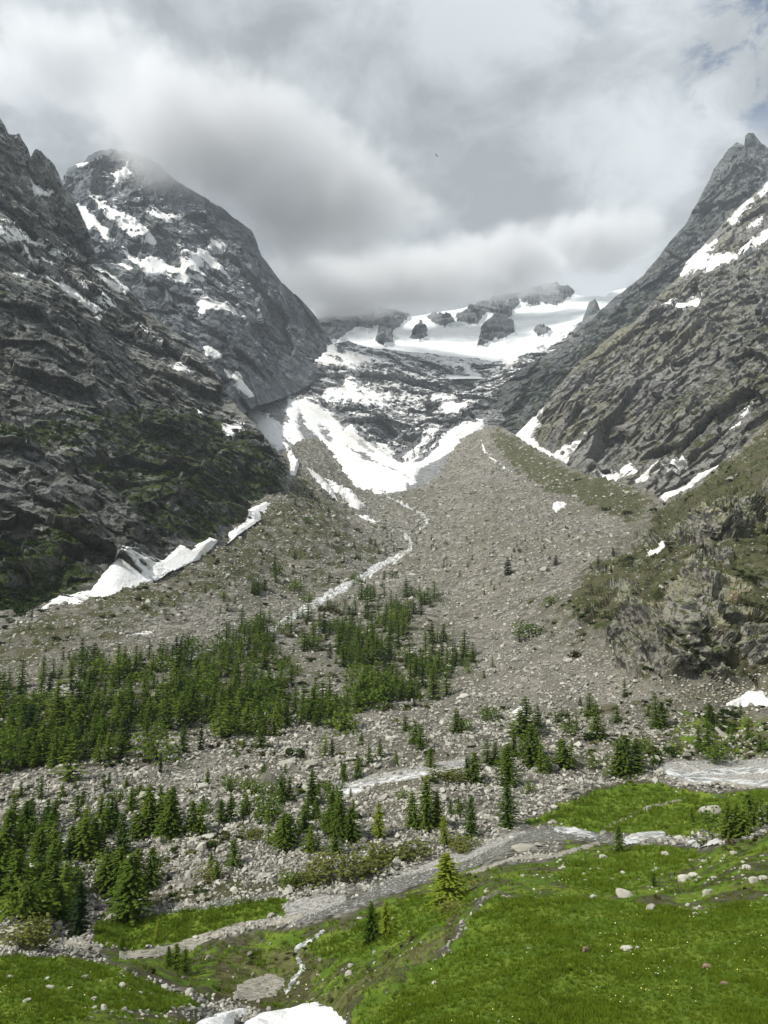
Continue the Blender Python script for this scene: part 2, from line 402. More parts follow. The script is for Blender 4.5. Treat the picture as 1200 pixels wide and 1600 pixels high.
def polymask(L, polys, soft=10, warp=6, wl=None, seed=5):
    wl = wl or float(np.median(L.D)) * 0.03
    wx = fbm(L.P, wl, 4, seed) * warp * 2; wy = fbm(L.P, wl, 4, seed + 11) * warp * 2
    out = blank(L)
    for poly in polys:
        val = 1.0
        if isinstance(poly, tuple) and isinstance(poly[0], float): val, poly = poly
        out = np.maximum(out, val * smooth(sdf(L.PX + wx, L.PY + wy, poly, soft + 2), -soft, soft))
    return out

# ---- left buttress
L1 = Layer([(-260, 60), (-120, 120), (0, 183), (8, 196), (14, 210), (28, 210), (40, 228), (48, 246), (56, 232), (66, 234), (80, 250), (92, 268), (100, 292), (112, 300), (124, 325), (135, 352), (150, 392), (165, 408), (185, 430), (200, 448), (225, 478), (245, 500), (265, 512), (290, 532), (315, 552), (338, 582), (352, 612), (375, 640), (395, 660), (415, 682), (432, 698), (448, 716), (452, 735), (456, 752), (462, 775)],
            [(-260, 1060), (0, 1010), (100, 965), (200, 935), (330, 870), (430, 800), (462, 790)],
            [(-260, 1000, 300), (0, 985, 345), (100, 940, 400), (180, 912, 435), (330, 850, 570), (400, 800, 700), (450, 760, 830), (455, 735, 850),
             (-260, 60, 1150), (0, 183, 1120), (60, 235, 1200), (100, 300, 1250), (150, 392, 1220), (225, 478, 1180), (290, 532, 1120), (352, 612, 1040), (415, 682, 920),
             (0, 360, 900), (100, 420, 1000), (-260, 400, 900), (0, 500, 760), (150, 500, 900), (0, 650, 600), (150, 650, 700), (300, 650, 850), (0, 800, 470), (100, 780, 520), (200, 780, 580), (300, 750, 680), (380, 740, 760),
             (30, 900, 400), (100, 880, 440)],
            1.5, -260, 462)
# ---- rear left mountain
L2 = Layer([(40, 360), (70, 320), (98, 280), (106, 262), (118, 256), (132, 254), (138, 243), (150, 237), (170, 234), (200, 236), (220, 242), (245, 256), (280, 285), (305, 300), (330, 313), (348, 322), (365, 338), (382, 350), (394, 360), (402, 378), (408, 398), (425, 420), (440, 440), (455, 455), (470, 472), (485, 488), (496, 502), (505, 516), (514, 528), (523, 542), (532, 552), (550, 566)],
            [(40, 900), (325, 790), (350, 690), (378, 648), (400, 634), (440, 622), (480, 603), (505, 585), (523, 560), (550, 575)],
            [(40, 360, 2300), (100, 275, 2350), (170, 235, 2400), (250, 262, 2380), (330, 315, 2300), (400, 370, 2300), (470, 472, 2320), (523, 545, 2350), (470, 530, 2200), (430, 520, 2100),
             (300, 420, 2000), (200, 380, 1950), (150, 330, 2000), (200, 480, 1650), (300, 520, 1650), (400, 470, 2050), (350, 620, 1350), (400, 600, 1600), (430, 640, 1650), (460, 590, 1900), (500, 580, 2100), (340, 700, 1200), (300, 640, 1300), (100, 600, 1400), (40, 900, 1000), (400, 690, 1400)],
            1.5, 40, 550)
# ---- headwall of the cirque
H = Layer([(330, 470), (430, 505), (455, 522), (490, 533), (520, 538), (545, 532), (570, 542), (600, 545), (640, 550), (680, 553), (720, 558), (745, 560), (770, 566), (790, 560), (820, 548), (850, 538), (880, 518), (920, 495), (960, 470), (1010, 440)],
          [(330, 800), (440, 765), (500, 778), (560, 785), (640, 785), (700, 745), (760, 700), (830, 700), (1010, 650)],
          [(330, 470, 2700), (430, 505, 2450), (480, 533, 2300), (540, 536, 2350), (640, 550, 2450), (740, 560, 2500), (850, 540, 2550), (940, 480, 2700), (1010, 440, 2800), (640, 605, 2150), (540, 620, 2000), (740, 620, 2100), (800, 620, 2050), (850, 600, 2200),
           (450, 600, 1950), (640, 690, 1850), (520, 580, 2150), (450, 640, 1720), (430, 680, 1540), (460, 710, 1450), (560, 745, 1330), (500, 690, 1600), (570, 680, 1730), (760, 660, 1850), (700, 690, 1680), (640, 745, 1350), (640, 712, 1640),
           (330, 700, 1500), (330, 800, 1200), (640, 785, 1150), (560, 785, 1170), (400, 740, 1370), (850, 680, 1900), (1010, 650, 2100), (590, 650, 1900), (680, 640, 2000)],
          1.5, 330, 1010)
# ---- upper icefield
G = Layer([(400, 480), (440, 472), (480, 482), (500, 486), (520, 488), (540, 484), (570, 486), (600, 484), (625, 490), (640, 495), (660, 492), (680, 488), (710, 484), (740, 477), (760, 470), (775, 466), (795, 464), (805, 458), (820, 460), (835, 451), (850, 449), (870, 447), (885, 449), (895, 455), (902, 461), (915, 462), (930, 461), (945, 464), (955, 455), (980, 450), (1040, 430)],
          [(400, 590), (760, 592), (850, 575), (950, 520), (1040, 480)],
          [(400, 480, 3500), (500, 486, 3600), (640, 495, 3700), (770, 466, 3900), (880, 447, 4100), (1000, 450, 4100), (540, 545, 2700), (640, 552, 2650), (740, 563, 2620), (850, 540, 2750), (900, 510, 2950), (950, 500, 3000), (850, 500, 3300), (700, 520, 3100), (600, 520, 3050), (500, 520, 3000), (400, 590, 2500), (640, 590, 2300), (800, 590, 2350), (860, 470, 3800)],
          1.5, 400, 1040)
# ---- right: near slabs and far dark ridge
R2L = Layer([(800, 690), (825, 665), (845, 640), (865, 612), (885, 588), (905, 568), (925, 552), (940, 535), (965, 515), (985, 505), (1010, 480), (1035, 455), (1058, 432), (1072, 412), (1095, 388), (1120, 362), (1135, 346), (1150, 328), (1168, 312), (1185, 298), (1200, 282), (1240, 250), (1450, 120)],
            [(800, 720), (840, 735), (900, 775), (1000, 810), (1060, 830), (1200, 800), (1450, 740)],
            [(800, 690, 1600), (840, 700, 1480), (845, 640, 1600), (905, 568, 1680), (965, 515, 1720), (1058, 432, 1850), (1120, 362, 1980), (1200, 282, 2050), (1450, 120, 2200), (1200, 370, 1650), (1100, 420, 1700), (1200, 450, 1330), (1100, 480, 1420), (1000, 520, 1560), (1000, 600, 1260), (1100, 600, 1080), (1200, 600, 960), (900, 640, 1400), (900, 710, 1230), (1000, 740, 1000), (1100, 700, 900), (1200, 680, 800), (950, 690, 1150), (1060, 780, 800), (1200, 790, 700), (950, 765, 980), (1450, 740, 650), (1450, 400, 1300), (1450, 600, 900)],
            1.5, 800, 1450)
R3L = Layer([(745, 650), (765, 622), (785, 600), (810, 582), (830, 566), (855, 552), (880, 536), (905, 515), (925, 500), (945, 480), (960, 465), (985, 448), (1000, 436), (1020, 412), (1040, 385), (1058, 362), (1070, 350), (1078, 335), (1090, 315), (1100, 295), (1108, 280), (1116, 262), (1128, 248), (1138, 232), (1150, 223), (1157, 224), (1162, 226), (1163, 214), (1169, 206), (1177, 207), (1184, 216), (1190, 224), (1197, 228), (1210, 250), (1240, 290), (1300, 330), (1450, 380)],
            [(745, 680), (770, 690), (850, 690), (900, 640), (1000, 560), (1100, 480), (1200, 420), (1450, 500)],
            [(745, 650, 1950), (770, 640, 1950), (785, 600, 2050), (855, 552, 2150), (945, 480, 2300), (1040, 385, 2480), (1108, 280, 2620), (1150, 223, 2700), (1172, 208, 2650), (1210, 250, 2700), (1450, 380, 2800), (820, 650, 1850), (850, 620, 1850), (900, 580, 1950), (1000, 500, 2150), (1080, 420, 2250), (1150, 330, 2400), (1200, 300, 2420), (1100, 480, 2000), (1450, 500, 2200), (770, 690, 1800), (870, 690, 1700), (1160, 260, 2520)],
            1.5, 745, 1450)
print('layers', time.time() - T0)
craggy(L1, 190, 1, tilt=28, stretch=(.8, 1, 1.5), amp=.85)
craggy(L2, 380, 2, tilt=-20, stretch=(1.3, 1, .8), amp=.72)
craggy(H, 280, 3, tilt=12, stretch=(.9, 1, 1.15), amp=.95, gully=.7)
craggy(G, 500, 4, amp=.22, octs=8, slab=.3)
craggy(R2L, 250, 5, tilt=-52, stretch=(.5, 1, 1.5), amp=.95)
craggy(R3L, 300, 6, tilt=-50, stretch=(.6, 1, 1.3), amp=1.0, edge_px=45)
print('displaced', time.time() - T0)

def slope_up(L): return L.Nd[..., 2]
# smooth the headwall where the snow bowl lies
bowl = polymask(H, [[(385, 632), (450, 615), (520, 640), (600, 700), (640, 725), (700, 690), (760, 655), (770, 700), (640, 800), (440, 790), (330, 700)]], 18, 3)
H.disp = H.disp * (1 - .85 * bowl); H.dlow = H.dlow * (1 - .85 * bowl)
H.Pd = H.P + H.dir * H.disp[..., None]; H.Nd = H.normals(H.Pd)
# rock islands in the icefield stand proud
isl = [[(492, 487), (520, 484), (560, 484), (600, 486), (640, 494), (628, 508), (612, 520), (600, 512), (590, 508), (575, 518), (560, 512), (545, 520), (530, 534), (515, 535), (500, 520)],
       [(592, 505), (600, 498), (612, 505), (614, 538), (598, 540), (585, 536), (590, 522)],
       [(640, 530), (650, 512), (658, 504), (666, 515), (668, 528), (655, 534)],
       [(665, 495), (680, 490), (705, 498), (712, 505), (695, 512), (680, 508)],
       [(712, 497), (740, 478), (775, 464), (808, 460), (812, 478), (800, 486), (800, 500), (780, 495), (760, 490), (745, 508), (735, 506), (715, 508)],
       [(744, 543), (752, 515), (765, 500), (775, 494), (790, 500), (802, 508), (804, 522), (790, 528), (775, 530), (760, 538)],
       [(800, 464), (835, 450), (870, 446), (898, 458), (890, 468), (870, 478), (848, 476), (825, 478), (810, 470)],
       [(834, 518), (850, 514), (862, 520), (855, 526), (840, 527)]]
gi = polymask(G, isl, 3.5, 1.6, 60)
G.Pd = G.Pd + G.dir * (gi * (34 + 26 * fbm(G.P, 90, 6, 77, .55, True) + facets(G.P, 110, 78)))[..., None]; G.Nd = G.normals(G.Pd)

# ---- attributes
def attrs_of(L, veg=None, fleck=None, scree=None):
    z = blank(L)
    return {'veg': z if veg is None else veg, 'fleck': z if fleck is None else fleck, 'scree': z if scree is None else scree}
up = slope_up(L1)
v1 = polymask(L1, [(.74, [(-260, 640), (60, 650), (120, 640), (180, 650), (250, 640), (330, 640), (370, 660), (445, 730), (450, 780), (330, 850), (250, 850), (190, 800), (150, 760), (100, 700), (40, 690), (-260, 760)]),
                   (.82, [(160, 640), (330, 650), (400, 700), (440, 745), (380, 790), (320, 800), (270, 790), (230, 700)]),
                   (.86, [(-260, 830), (0, 830), (60, 835), (70, 800), (110, 810), (150, 860), (155, 900), (30, 965), (-260, 1010)]),
                   (.30, [(-260, 380), (100, 400), (230, 490), (330, 600), (300, 640), (-260, 640)])], 16, 10)
v1 = v1 + .55 * (up - .62)
f1 = polymask(L1, [(.46, [(0, 190), (70, 230), (130, 340), (200, 450), (170, 500), (60, 470), (-60, 400), (-60, 150)])], 16, 6) + .25 * (up - .62) * (L1.PY < 520)
M_left = L1.build('mountain', M_L1, attrs_of(L1, v1, f1), False, label='dark mossy rock buttress rising over the snow strip and larch wood')
up2 = slope_up(L2)
f2 = polymask(L2, [(.50, [(98, 270), (200, 240), (330, 320), (400, 400), (440, 500), (400, 500), (300, 460), (180, 440), (110, 320)]), (.42, [(200, 440), (460, 560), (430, 640), (300, 640), (200, 500)])], 12, 6) + .35 * (up2 - .66)
L2.build('mountain', M_L2, attrs_of(L2, blank(L2) - .2, f2), False, label='blue grey peak with its summit hidden in cloud')
uph = slope_up(H)
fh = polymask(H, [(.60, [(480, 535), (900, 520), (860, 600), (760, 640), (640, 700), (560, 680), (450, 600)]), (.62, [(740, 562), (900, 500), (900, 530), (800, 600), (740, 600)])], 12, 6) + .45 * (uph - .66)
sh = polymask(H, [(1.0, [(385, 632), (450, 615), (520, 640), (600, 700), (640, 725), (700, 690), (760, 655), (770, 700), (640, 800), (440, 790), (330, 700)])], 8, 3)
H.build('mountain', M_H, attrs_of(H, blank(H) - .2, fh * (1 - sh) , sh), False, label='snow streaked rock headwall closing the end of the valley')
gm, gnt = new_mat('icefield_and_rock')
# icefield: ice with rock where the islands rise
pos = gnt.n('ShaderNodeNewGeometry').outputs['Position']
ra = gnt.attr('rock')
rn = gnt.noise(pos, 0.02, 7, .65)
rm = gnt.ramp(gnt.math('ADD', ra, gnt.math('MULTIPLY', gnt.math('SUBTRACT', rn, .5), .9)), .42, .52)
rc = gnt.mix(gnt.ramp(gnt.noise(pos, .03, 7, .7), .38, .64), (0.075, 0.082, 0.09), (0.17, 0.175, 0.18))
ic = gnt.mix(gnt.ramp(gnt.noise(gnt.mapping(pos, (1, .6, 3)), .005, 8, .65), .42, .7), (0.78, 0.80, 0.80), (0.58, 0.62, 0.63))
bb = gnt.n('ShaderNodeBump', {'Strength': .6, 'Distance': 14.0, 'Height': gnt.noise(gnt.mapping(pos, (1, 1, 2)), .02, 7, .65)}).outputs[0]
finish(gnt, gnt.mix(rm, ic, rc), .85, bb, .2)
G.build('glacier', gm, {'rock': gi}, False, label='white icefield with rock islands above the headwall')
up3 = slope_up(R2L)
v2 = polymask(R2L, [(.5, [(1040, 640), (1200, 480), (1450, 400), (1450, 740), (1200, 700), (1120, 760), (1040, 790), (1000, 740)]), (.55, [(960, 690), (1000, 690), (1010, 720), (985, 735), (950, 720)]), (.36, [(1100, 420), (1200, 380), (1450, 300), (1450, 500), (1150, 560), (1050, 520)])], 20, 10) + .35 * (up3 - .6)
s2 = polymask(R2L, [[(885, 715), (930, 670), (945, 690), (935, 735)], [(1090, 720), (1130, 680), (1165, 675), (1150, 700), (1080, 745), (1040, 760)], [(1000, 740), (1060, 715), (1090, 735), (1030, 790)]], 6, 4)
R2L.build('mountain', M_R2, attrs_of(R2L, v2, .30 * smooth(560 - R2L.PY, 0, 200) + .3 * (up3 - .62), s2), False, label='sunlit grey slab mountain face above the side moraine')
up4 = slope_up(R3L)
v3 = polymask(R3L, [(.45, [(745, 650), (860, 560), (960, 480), (1040, 440), (1000, 520), (850, 690), (745, 690)])], 16, 10)
f3 = .36 + .4 * (up4 - .66)
R3L.build('mountain', M_R3, attrs_of(R3L, v3, f3), False, label='long dark ridge climbing to a twin topped rock spire')
print('mountains', time.time() - T0)

# ------------------------------------------------------------------ the ground
GR = Layer([(-260, 960), (0, 950), (100, 900), (200, 850), (330, 780), (430, 720), (470, 690), (560, 680), (640, 690), (700, 690), (770, 668), (790, 672), (830, 700), (900, 738), (950, 752), (1010, 770), (1040, 790), (1075, 770), (1110, 748), (1150, 715), (1200, 665), (1260, 600), (1450, 430)],
           [(-260, 1680), (1450, 1680)],
           [(-260, 1600, 36), (0, 1600, 42), (200, 1600, 45), (300, 1600, 52), (370, 1610, 56), (450, 1600, 60), (520, 1600, 50), (560, 1592, 33), (620, 1545, 34), (700, 1498, 41), (745, 1440, 50), (775, 1400, 60), (600, 1600, 28), (900, 1600, 25), (1200, 1600, 24), (1450, 1600, 23), (900, 1500, 33), (1200, 1500, 32), (1450, 1500, 32), (850, 1400, 56), (1000, 1400, 53), (1200, 1400, 46), (1450, 1400, 44),
            (1000, 1350, 76), (850, 1370, 72), (1140, 1325, 68), (1200, 1302, 66), (1450, 1290, 60), (1120, 1312, 76), (1130, 1290, 100), (1200, 1275, 100), (1450, 1260, 100), (1080, 1315, 92), (1000, 1312, 102), (940, 1312, 108), (860, 1300, 115), (800, 1312, 110), (740, 1340, 104), (640, 1375, 100), (540, 1412, 93), (460, 1440, 90), (350, 1465, 87), (200, 1490, 86), (100, 1472, 89), (-100, 1450, 92), (-260, 1440, 93),
            (0, 1485, 60), (-260, 1480, 55), (100, 1492, 62), (200, 1512, 58), (300, 1562, 55), (100, 1550, 49), (0, 1550, 48), (350, 1560, 66), (400, 1530, 75), (450, 1560, 68), (520, 1560, 60), (600, 1520, 58), (560, 1500, 70), (640, 1480, 62), (690, 1430, 72), (700, 1395, 86), (500, 1480, 80), (600, 1440, 82), (300, 1520, 78),
            (900, 1250, 140), (1000, 1222, 155), (1100, 1205, 165), (1150, 1190, 182), (1450, 1200, 170), (1165, 1100, 222), (1060, 1110, 215), (900, 1150, 200), (650, 1260, 130), (600, 1220, 158), (480, 1290, 125), (300, 1330, 115), (100, 1380, 104), (0, 1420, 97), (-260, 1400, 98), (100, 1300, 130), (100, 1210, 165), (300, 1230, 155), (500, 1200, 175), (200, 1100, 235), (0, 1100, 232), (-260, 1100, 220), (400, 1120, 230), (600, 1100, 240), (750, 1120, 215),
            (850, 1050, 262), (600, 1000, 375), (400, 1000, 365), (200, 1000, 350), (0, 1030, 300), (0, 975, 360), (-260, 1000, 320), (200, 925, 430), (330, 855, 565), (450, 765, 820), (300, 950, 420), (430, 900, 560), (500, 830, 700), (430, 970, 430), (600, 890, 620), (640, 850, 750), (640, 820, 860), (640, 780, 1060), (640, 750, 1310), (560, 755, 1290), (640, 700, 1900), (560, 700, 1850), (480, 730, 1150), (470, 690, 1500), (330, 780, 720), (200, 850, 560), (0, 900, 480),
            (700, 940, 500), (800, 850, 645), (870, 800, 850), (900, 770, 985), (820, 745, 1190), (750, 705, 1500), (772, 670, 1720), (790, 690, 1500), (830, 716, 1330), (900, 742, 1120), (950, 755, 1010), (1000, 775, 860), (940, 830, 640), (870, 900, 480), (800, 950, 420), (800, 1000, 340), (720, 1040, 300),
            (1035, 795, 720), (1060, 800, 560), (1110, 760, 540), (1150, 718, 560), (1200, 670, 590), (1450, 430, 700), (1040, 858, 400), (980, 850, 500), (940, 890, 400), (880, 930, 360), (860, 990, 310), (1000, 930, 330),
            (1110, 872, 335), (1110, 835, 328), (1110, 800, 352), (1170, 830, 340), (1170, 790, 370), (1060, 850, 345), (1080, 1060, 228), (1080, 978, 232), (1090, 955, 250), (1100, 905, 285), (1160, 1050, 226), (1180, 975, 240), (1020, 1000, 250), (1000, 1060, 232), (950, 1080, 235), (980, 960, 300), (1200, 900, 290), (1450, 1050, 220), (1450, 900, 270), (1450, 700, 400), (1200, 790, 390)],
           2.0, -260, 1450, blur=3)
# the debris trough sinks towards the torrent
_c = np.interp(GR.PY, [700, 780, 850, 950, 1000], [690, 645, 640, 540, 480])
_k = smooth(GR.PY, 690, 760) * (1 - smooth(GR.PY, 900, 1010))
GR.D = GR.D * (1 + .085 * _k * np.exp(-((GR.PX - _c) / 125) ** 2) - .02 * _k * np.exp(-((GR.PX - _c - 230) / 80) ** 2))
GR.P = at(GR.PX, GR.PY, GR.D); GR.N = GR.normals(GR.P)
P = GR.P
wv = GR.D * .02 + 3
def gm_(polys, soft=8, warp=5, seed=5, wl=None):
    return polymask(GR, polys, soft, warp, wl or 9.0, seed)
POLY_GRASS = [
    [(545, 1605), (575, 1570), (620, 1548), (660, 1520), (700, 1497), (740, 1450), (765, 1415), (800, 1400), (860, 1398), (930, 1400), (1000, 1405), (1060, 1415), (1120, 1430), (1180, 1440), (1500, 1440), (1500, 1800), (545, 1800)],
    [(880, 1345), (960, 1330), (1020, 1318), (1060, 1322), (1100, 1335), (1060, 1360), (1010, 1385), (980, 1400), (900, 1395), (870, 1372)],
    [(1100, 1420), (1160, 1405), (1210, 1410), (1500, 1400), (1500, 1450), (1100, 1450)],
    [(815, 1288), (870, 1262), (930, 1240), (985, 1222), (1035, 1224), (1060, 1240), (1120, 1248), (1200, 1228), (1500, 1230), (1500, 1300), (1200, 1260), (1080, 1300), (1040, 1303), (960, 1303), (880, 1290), (830, 1292)],
    [(150, 1445), (260, 1425), (380, 1408), (450, 1400), (452, 1428), (380, 1448), (280, 1472), (200, 1484), (140, 1474)],
    [(-260, 1482), (0, 1490), (100, 1492), (180, 1508), (240, 1530), (290, 1555), (315, 1575), (250, 1585), (150, 1575), (120, 1620), (-260, 1750)],
    [(480, 1475), (540, 1455), (600, 1425), (640, 1400), (720, 1392), (760, 1400), (735, 1430), (700, 1455), (650, 1470), (600, 1490), (540, 1500), (500, 1500)]]
POLY_HALF = [(.58, [(150, 1485), (300, 1470), (460, 1450), (640, 1390), (740, 1350), (860, 1340), (880, 1310), (1000, 1318), (1100, 1325), (1220, 1300), (1500, 1270), (1500, 1420), (1100, 1425), (780, 1400), (740, 1440), (690, 1500), (560, 1600), (480, 1590), (330, 1560), (200, 1520)]),
             (.6, [(-260, 1500), (330, 1600), (300, 1700), (-260, 1700)]), (.5, [(1060, 1110), (1200, 1120), (1500, 1120), (1500, 1190), (1200, 1185), (1030, 1195), (1040, 1150)])]
POLY_OLIVE = [(.80, [(768, 668), (795, 676), (830, 700), (900, 738), (960, 754), (1012, 775), (1030, 800), (985, 825), (930, 800), (880, 785), (835, 760), (800, 735), (772, 705)]),
              (.90, [(1020, 805), (1080, 770), (1120, 745), (1160, 710), (1200, 665), (1500, 400), (1500, 1060), (1200, 1070), (1010, 1065), (950, 1000), (900, 980), (880, 930), (940, 880), (1010, 850)]),
              (.5, [(820, 1010), (870, 930), (900, 880), (960, 870), (1000, 900), (980, 960), (900, 1030), (840, 1040)]),
              (.60, [(-260, 990), (0, 985), (180, 925), (340, 850), (440, 770), (470, 740), (540, 800), (560, 850), (500, 880), (420, 900), (340, 930), (200, 1000), (60, 1040), (-260, 1080)]),
              (.46, [(0, 1090), (300, 1020), (430, 985), (560, 940), (690, 950), (740, 1050), (680, 1110), (450, 1150), (420, 1210), (200, 1205), (-260, 1230)]),
              (.5, [(860, 1110), (1000, 1090), (1200, 1110), (1200, 1190), (1040, 1195), (1000, 1220), (860, 1210)]),
              (.5, [(560, 840), (590, 835), (600, 880), (540, 930), (420, 960), (400, 930), (500, 880)]),
              (.7, [(140, 1430), (250, 1395), (330, 1380), (480, 1370), (600, 1350), (660, 1345), (560, 1385), (480, 1395), (300, 1415), (150, 1445)]),
              (.42, [(1010, 780), (1060, 800), (1000, 850), (900, 800), (960, 790)])]
POLY_CRAG = [[(1045, 855), (1060, 835), (1085, 828), (1090, 805), (1130, 790), (1180, 785), (1193, 800), (1170, 830), (1140, 850), (1110, 865), (1070, 870)],
             [(950, 1010), (960, 985), (985, 968), (1040, 958), (1100, 950), (1150, 950), (1185, 968), (1200, 985), (1200, 1040), (1120, 1055), (1050, 1062), (990, 1068), (975, 1050)],
             [(1045, 940), (1075, 905), (1120, 900), (1165, 920), (1175, 945), (1130, 945), (1080, 955)],
             [(1060, 885), (1100, 878), (1150, 880), (1140, 897), (1080, 900)],
             [(935, 930), (960, 915), (1000, 930), (1010, 950), (970, 950)],
             [(1020, 960), (990, 975), (965, 990), (975, 970), (1010, 950), (1040, 950)],
             [(1150, 955), (1200, 975), (1500, 990), (1500, 1040), (1200, 1040)], [(1000, 850), (1030, 840), (1040, 850), (1010, 865)], [(1190, 760), (1230, 740), (1260, 800), (1200, 830)]]
POLY_GRAVEL = [[(1028, 1202), (1050, 1193), (1110, 1192), (1200, 1188), (1500, 1186), (1500, 1232), (1180, 1232), (1080, 1232), (1040, 1220)],
               [(505, 1240), (540, 1222), (590, 1212), (640, 1205), (690, 1192), (725, 1188), (728, 1202), (690, 1215), (650, 1222), (580, 1236), (540, 1250)],
               [(575, 1392), (620, 1368), (680, 1345), (740, 1322), (800, 1304), (830, 1298), (845, 1305), (790, 1325), (750, 1345), (690, 1362), (620, 1385)],
               [(440, 1412), (480, 1400), (540, 1398), (540, 1412), (480, 1440), (450, 1440)], [(20, 1105), (60, 1085), (110, 1070), (100, 1090), (30, 1115)]]
POLY_DIRT = [(.7, [(330, 1500), (380, 1480), (460, 1470), (520, 1500), (480, 1560), (420, 1575), (340, 1570)]), (.7, [(440, 1575), (540, 1540), (620, 1500), (690, 1460), (720, 1410), (760, 1400), (700, 1490), (600, 1550), (545, 1600), (480, 1590)]),
             (.6, [(1050, 1080), (1200, 1060), (1400, 1060), (1400, 1110), (1060, 1105)]), (.6, [(220, 1600), (330, 1565), (350, 1600), (330, 1640), (220, 1640)]), (.45, [(700, 1370), (780, 1340), (860, 1325), (860, 1335), (740, 1385)]), (.5, [(850, 1335), (930, 1318), (950, 1322), (870, 1345)]), (.5, [(1080, 1380), (1200, 1360), (1400, 1380), (1200, 1400), (1100, 1410)])]
grass = gm_(POLY_GRASS, 6, 6); half = gm_(POLY_HALF, 12, 6, 6)
olive = gm_(POLY_OLIVE, 14, 10, 7, 30); crag = gm_(POLY_CRAG, 4, 4.5, 8, 9)
crag = crag * smooth(fbm(P, 14, 5, 28, .6), -.35, -.02)
gravel = gm_(POLY_GRAVEL, 4, 2.5, 9); dirt = gm_(POLY_DIRT, 10, 6, 10)
grass = np.maximum(grass, half) * (1 - gravel)
scree_ch = np.clip(1 - np.maximum(np.maximum(grass * 1.15, crag), np.maximum(gravel, olive * .75)), 0, 1)
far = smooth(GR.D, 250, 900)
# relief: gentle in the meadow, hummocky in the moraine, blocky on the crags
meadow = smooth(grass, .4, .9)
hm = fbm(P, 9, 5, 20, .5) * .35 * (GR.D < 140)
mor = fbm(P * np.array([1, 1.6, 1]), 34, 5, 21, .5, True) * (1.8 + 7.0 * far) * (1 - meadow) * smooth(GR.D, 95, 160)
mor2 = fbm(P, 7, 4, 22, .55) * (.5 + 1.8 * far) * (1 - meadow) * smooth(GR.D, 90, 150)
lumps = fbm(P, 3, 4, 23, .55) * .14 * (1 - .3 * meadow)
flat = 1 - .85 * np.maximum(gravel, gm_([[(440, 1480), (540, 1410), (640, 1372), (800, 1305), (860, 1295), (1100, 1300), (1100, 1325), (860, 1320), (640, 1395), (500, 1450), (200, 1500), (60, 1480)]], 6, 2, 3))
cr1 = fbm(P, 26, 7, 24, .55, True, np.diag((1.6, 1, .7))); cr2 = fbm(P, 7, 5, 25, .6, True)
hill = gm_([[(1020, 805), (1080, 770), (1200, 665), (1500, 400), (1500, 1090), (1000, 1070), (880, 980), (930, 880)]], 14, 4, 4)
t = P[..., 2] / 6.5 + .8 * fbm(P, 30, 3, 26); fr = t - np.floor(t)
ledge = (np.where(fr < .75, fr / .75, (1 - fr) / .25) - .5)
dv = (hm + mor + mor2 + lumps) * flat
gully_rough = gm_([[(540, 1575), (640, 1490), (720, 1420), (780, 1395), (790, 1420), (700, 1500), (600, 1560), (560, 1600)]], 8, 4, 31)
GR.Pd = P.copy(); GR.Pd[..., 2] += dv
GR.Pd += GR.N * ((crag * (1.0 + 2.2 * cr1 + .4 * cr2 + 1.6 * ledge + 1.1 * facets(P, 11, 41) + .9 * facets(P, 4, 42))) + hill * (1.6 * cr1 + .4 * cr2 + .7 * ledge + .6 * facets(P, 12, 43)) + gully_rough * .7 * fbm(P, 4, 5, 33, .6, True))[..., None]
GR.Nd = GR.normals(GR.Pd)
print('ground', time.time() - T0)

